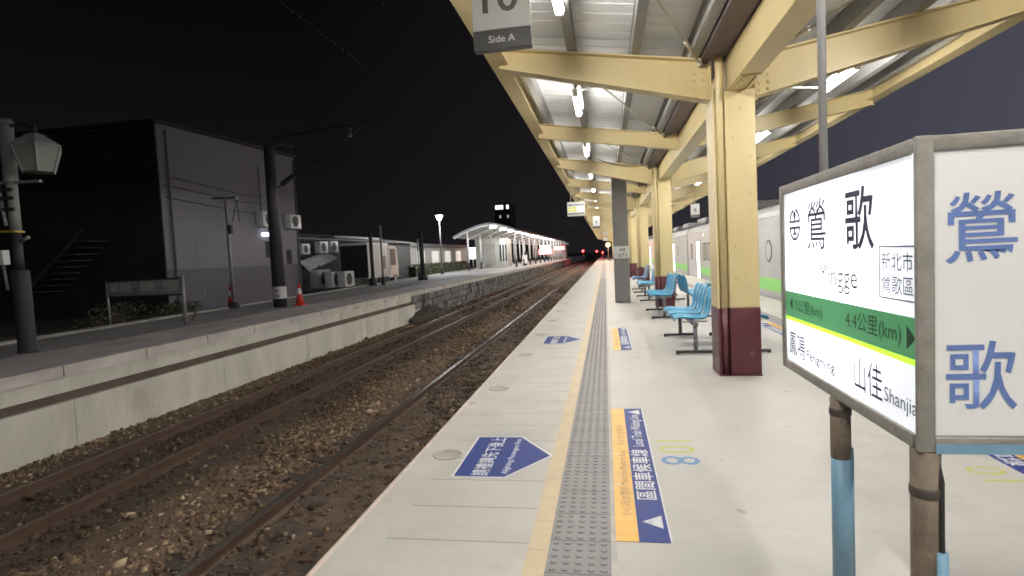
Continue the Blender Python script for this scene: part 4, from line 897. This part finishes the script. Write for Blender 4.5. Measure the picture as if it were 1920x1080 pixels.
t = thing('litter_bin', 'white bin with dark lid on the far platform under the canopy', 'bin', (-10.3, 72, GZ)); MB().bbox(-.3, .3, -.3, .3, .25, 1.35, .04).build('body', M_white, t); MB().bbox(-.34, .34, -.34, .34, 1.35, 1.75, .06).build('lid', M_mastD, t); MB().box(-.25, .25, -.25, .25, 0, .25).build('plinth', M_mastD, t)
t = thing('red_kiosk', 'small kiosk lit red at the far end of the other platform', 'kiosk', (-10.2, 128, GZ))
MB().box(-2.4, 1.3, 0, 6, 0, 3.2).build('wall', M_cabin, t); MB().prism([(-3.2, 3.2), (2.2, 3.2), (-.4, 5.0)], 1, -.8, 7).build('roof', M_lampL, t); MB().box(-1.2, 1.0, -.06, -.004, 2.2, 2.9).build('sign_panel', M_redS, t)
t = thing('shop_sign', 'glowing red and green sign under the far canopy', 'sign', (-11.0, 104, 2.4)); MB().bbox(-1.0, 1.0, -.1, .1, 0, .7, .03).build('green_panel', emit('green panel', (.75, 1, .6), 2.0), t); MB().bbox(-1.2, 1.2, -.08, .12, -.9, -.02, .03).build('red_panel', M_redS, t); MB().tube([(0, 0, .7), (0, 0, 2.2)], .04, 6).build('hanger', M_steelp, t)
# far tower with one lit storey
t = thing('far_tower', 'far dark tower block with one row of lit windows', 'building', (-27, 150, -1)); MB().box(-2.2, 2.0, 0, 10, 0, 16.8).build('wall', M_bdark, t)
for k in range(5):
    if k == 3: continue
    o = MB().box(-1.9 + k * .75, -1.25 + k * .75, -.05, .02, 15.2, 16.3).build('window', M_winF, t)
for x in (-.9, 1.2): MB().box(x, x + .5, -.05, .02, 12.8, 13.6).build('window', emit('dim far window', (1, .95, .85), .18), t)
# signals and lamps at the end of the line
def signal(x, y, z, lab, m_, r_=.12, gz=-1.05, name='signal_light', cat='signal'):
    t = thing(name, lab, cat, (x, y, gz), 'red and amber signals down the line'); h = z - gz
    MB().tube([(0, .1, 0), (0, .1, h + .3)], .06, 8).build('post', M_mastD, t); MB().bbox(-.3, .3, -.05, .25, h - .35, h + .35, .05).build('head', M_mastD, t)
    m = MB(); m.lathe(((.01, -r_), (r_ * .7, -r_ * .7), (r_, 0), (r_ * .7, r_ * .7), (.01, r_)), (0, -.12, h), 14); m.build('lens', m_, t); return t
signal(-4.35, 112, 1.75, 'red signal lamp left of the track at the far end', M_red)
signal(-1.92, 128, 1.62, 'left one of two red lamps close together at the far end of the line', M_red); signal(-.62, 128, 1.22, 'right one of two red lamps close together at the far end of the line', M_red)
signal(.42, 84, 2.42, 'glaring amber lamp on the near platform far down the line', M_amber, .28, 0)
for x, z in ((1.25, 2.3), (1.5, 1.3)):
    t = thing('red_sign_box', 'small red glowing box near the amber lamp, ' + ('upper one' if z > 2 else 'lower one'), 'sign', (x, 76, z), 'red boxes near the amber lamp'); MB().bbox(-.18, .18, -.06, .06, 0, .5, .02).build('glowing_panel', M_redS, t); MB().tube([(0, .05, .5), (0, .05, 4 - z)], .02, 6).build('hanger', M_rod, t)
t = thing('sign_cluster', 'cluster of small white hanging signs down the near canopy', 'sign', (.1, 60, 2.6))
for i, (x, z, a) in enumerate(((-.45, 1.1, .5), (.35, .95, .45), (.05, .55, .5), (-.05, 0, .35))): MB().bbox(x - .22, x + .22, i * .1, i * .1 + .06, z, z + a, .02).build('panel', M_white, t)
m = MB(); m.tube([(-.45, .03, 1.5), (-.45, .03, 1.75)], .02, 6); m.tube([(.35, .13, 1.3), (.35, .13, 1.7)], .02, 6); m.tube([(0, .2, 0.3), (0, .2, 1.7)], .02, 6); m.build('hanger', M_rod, t)
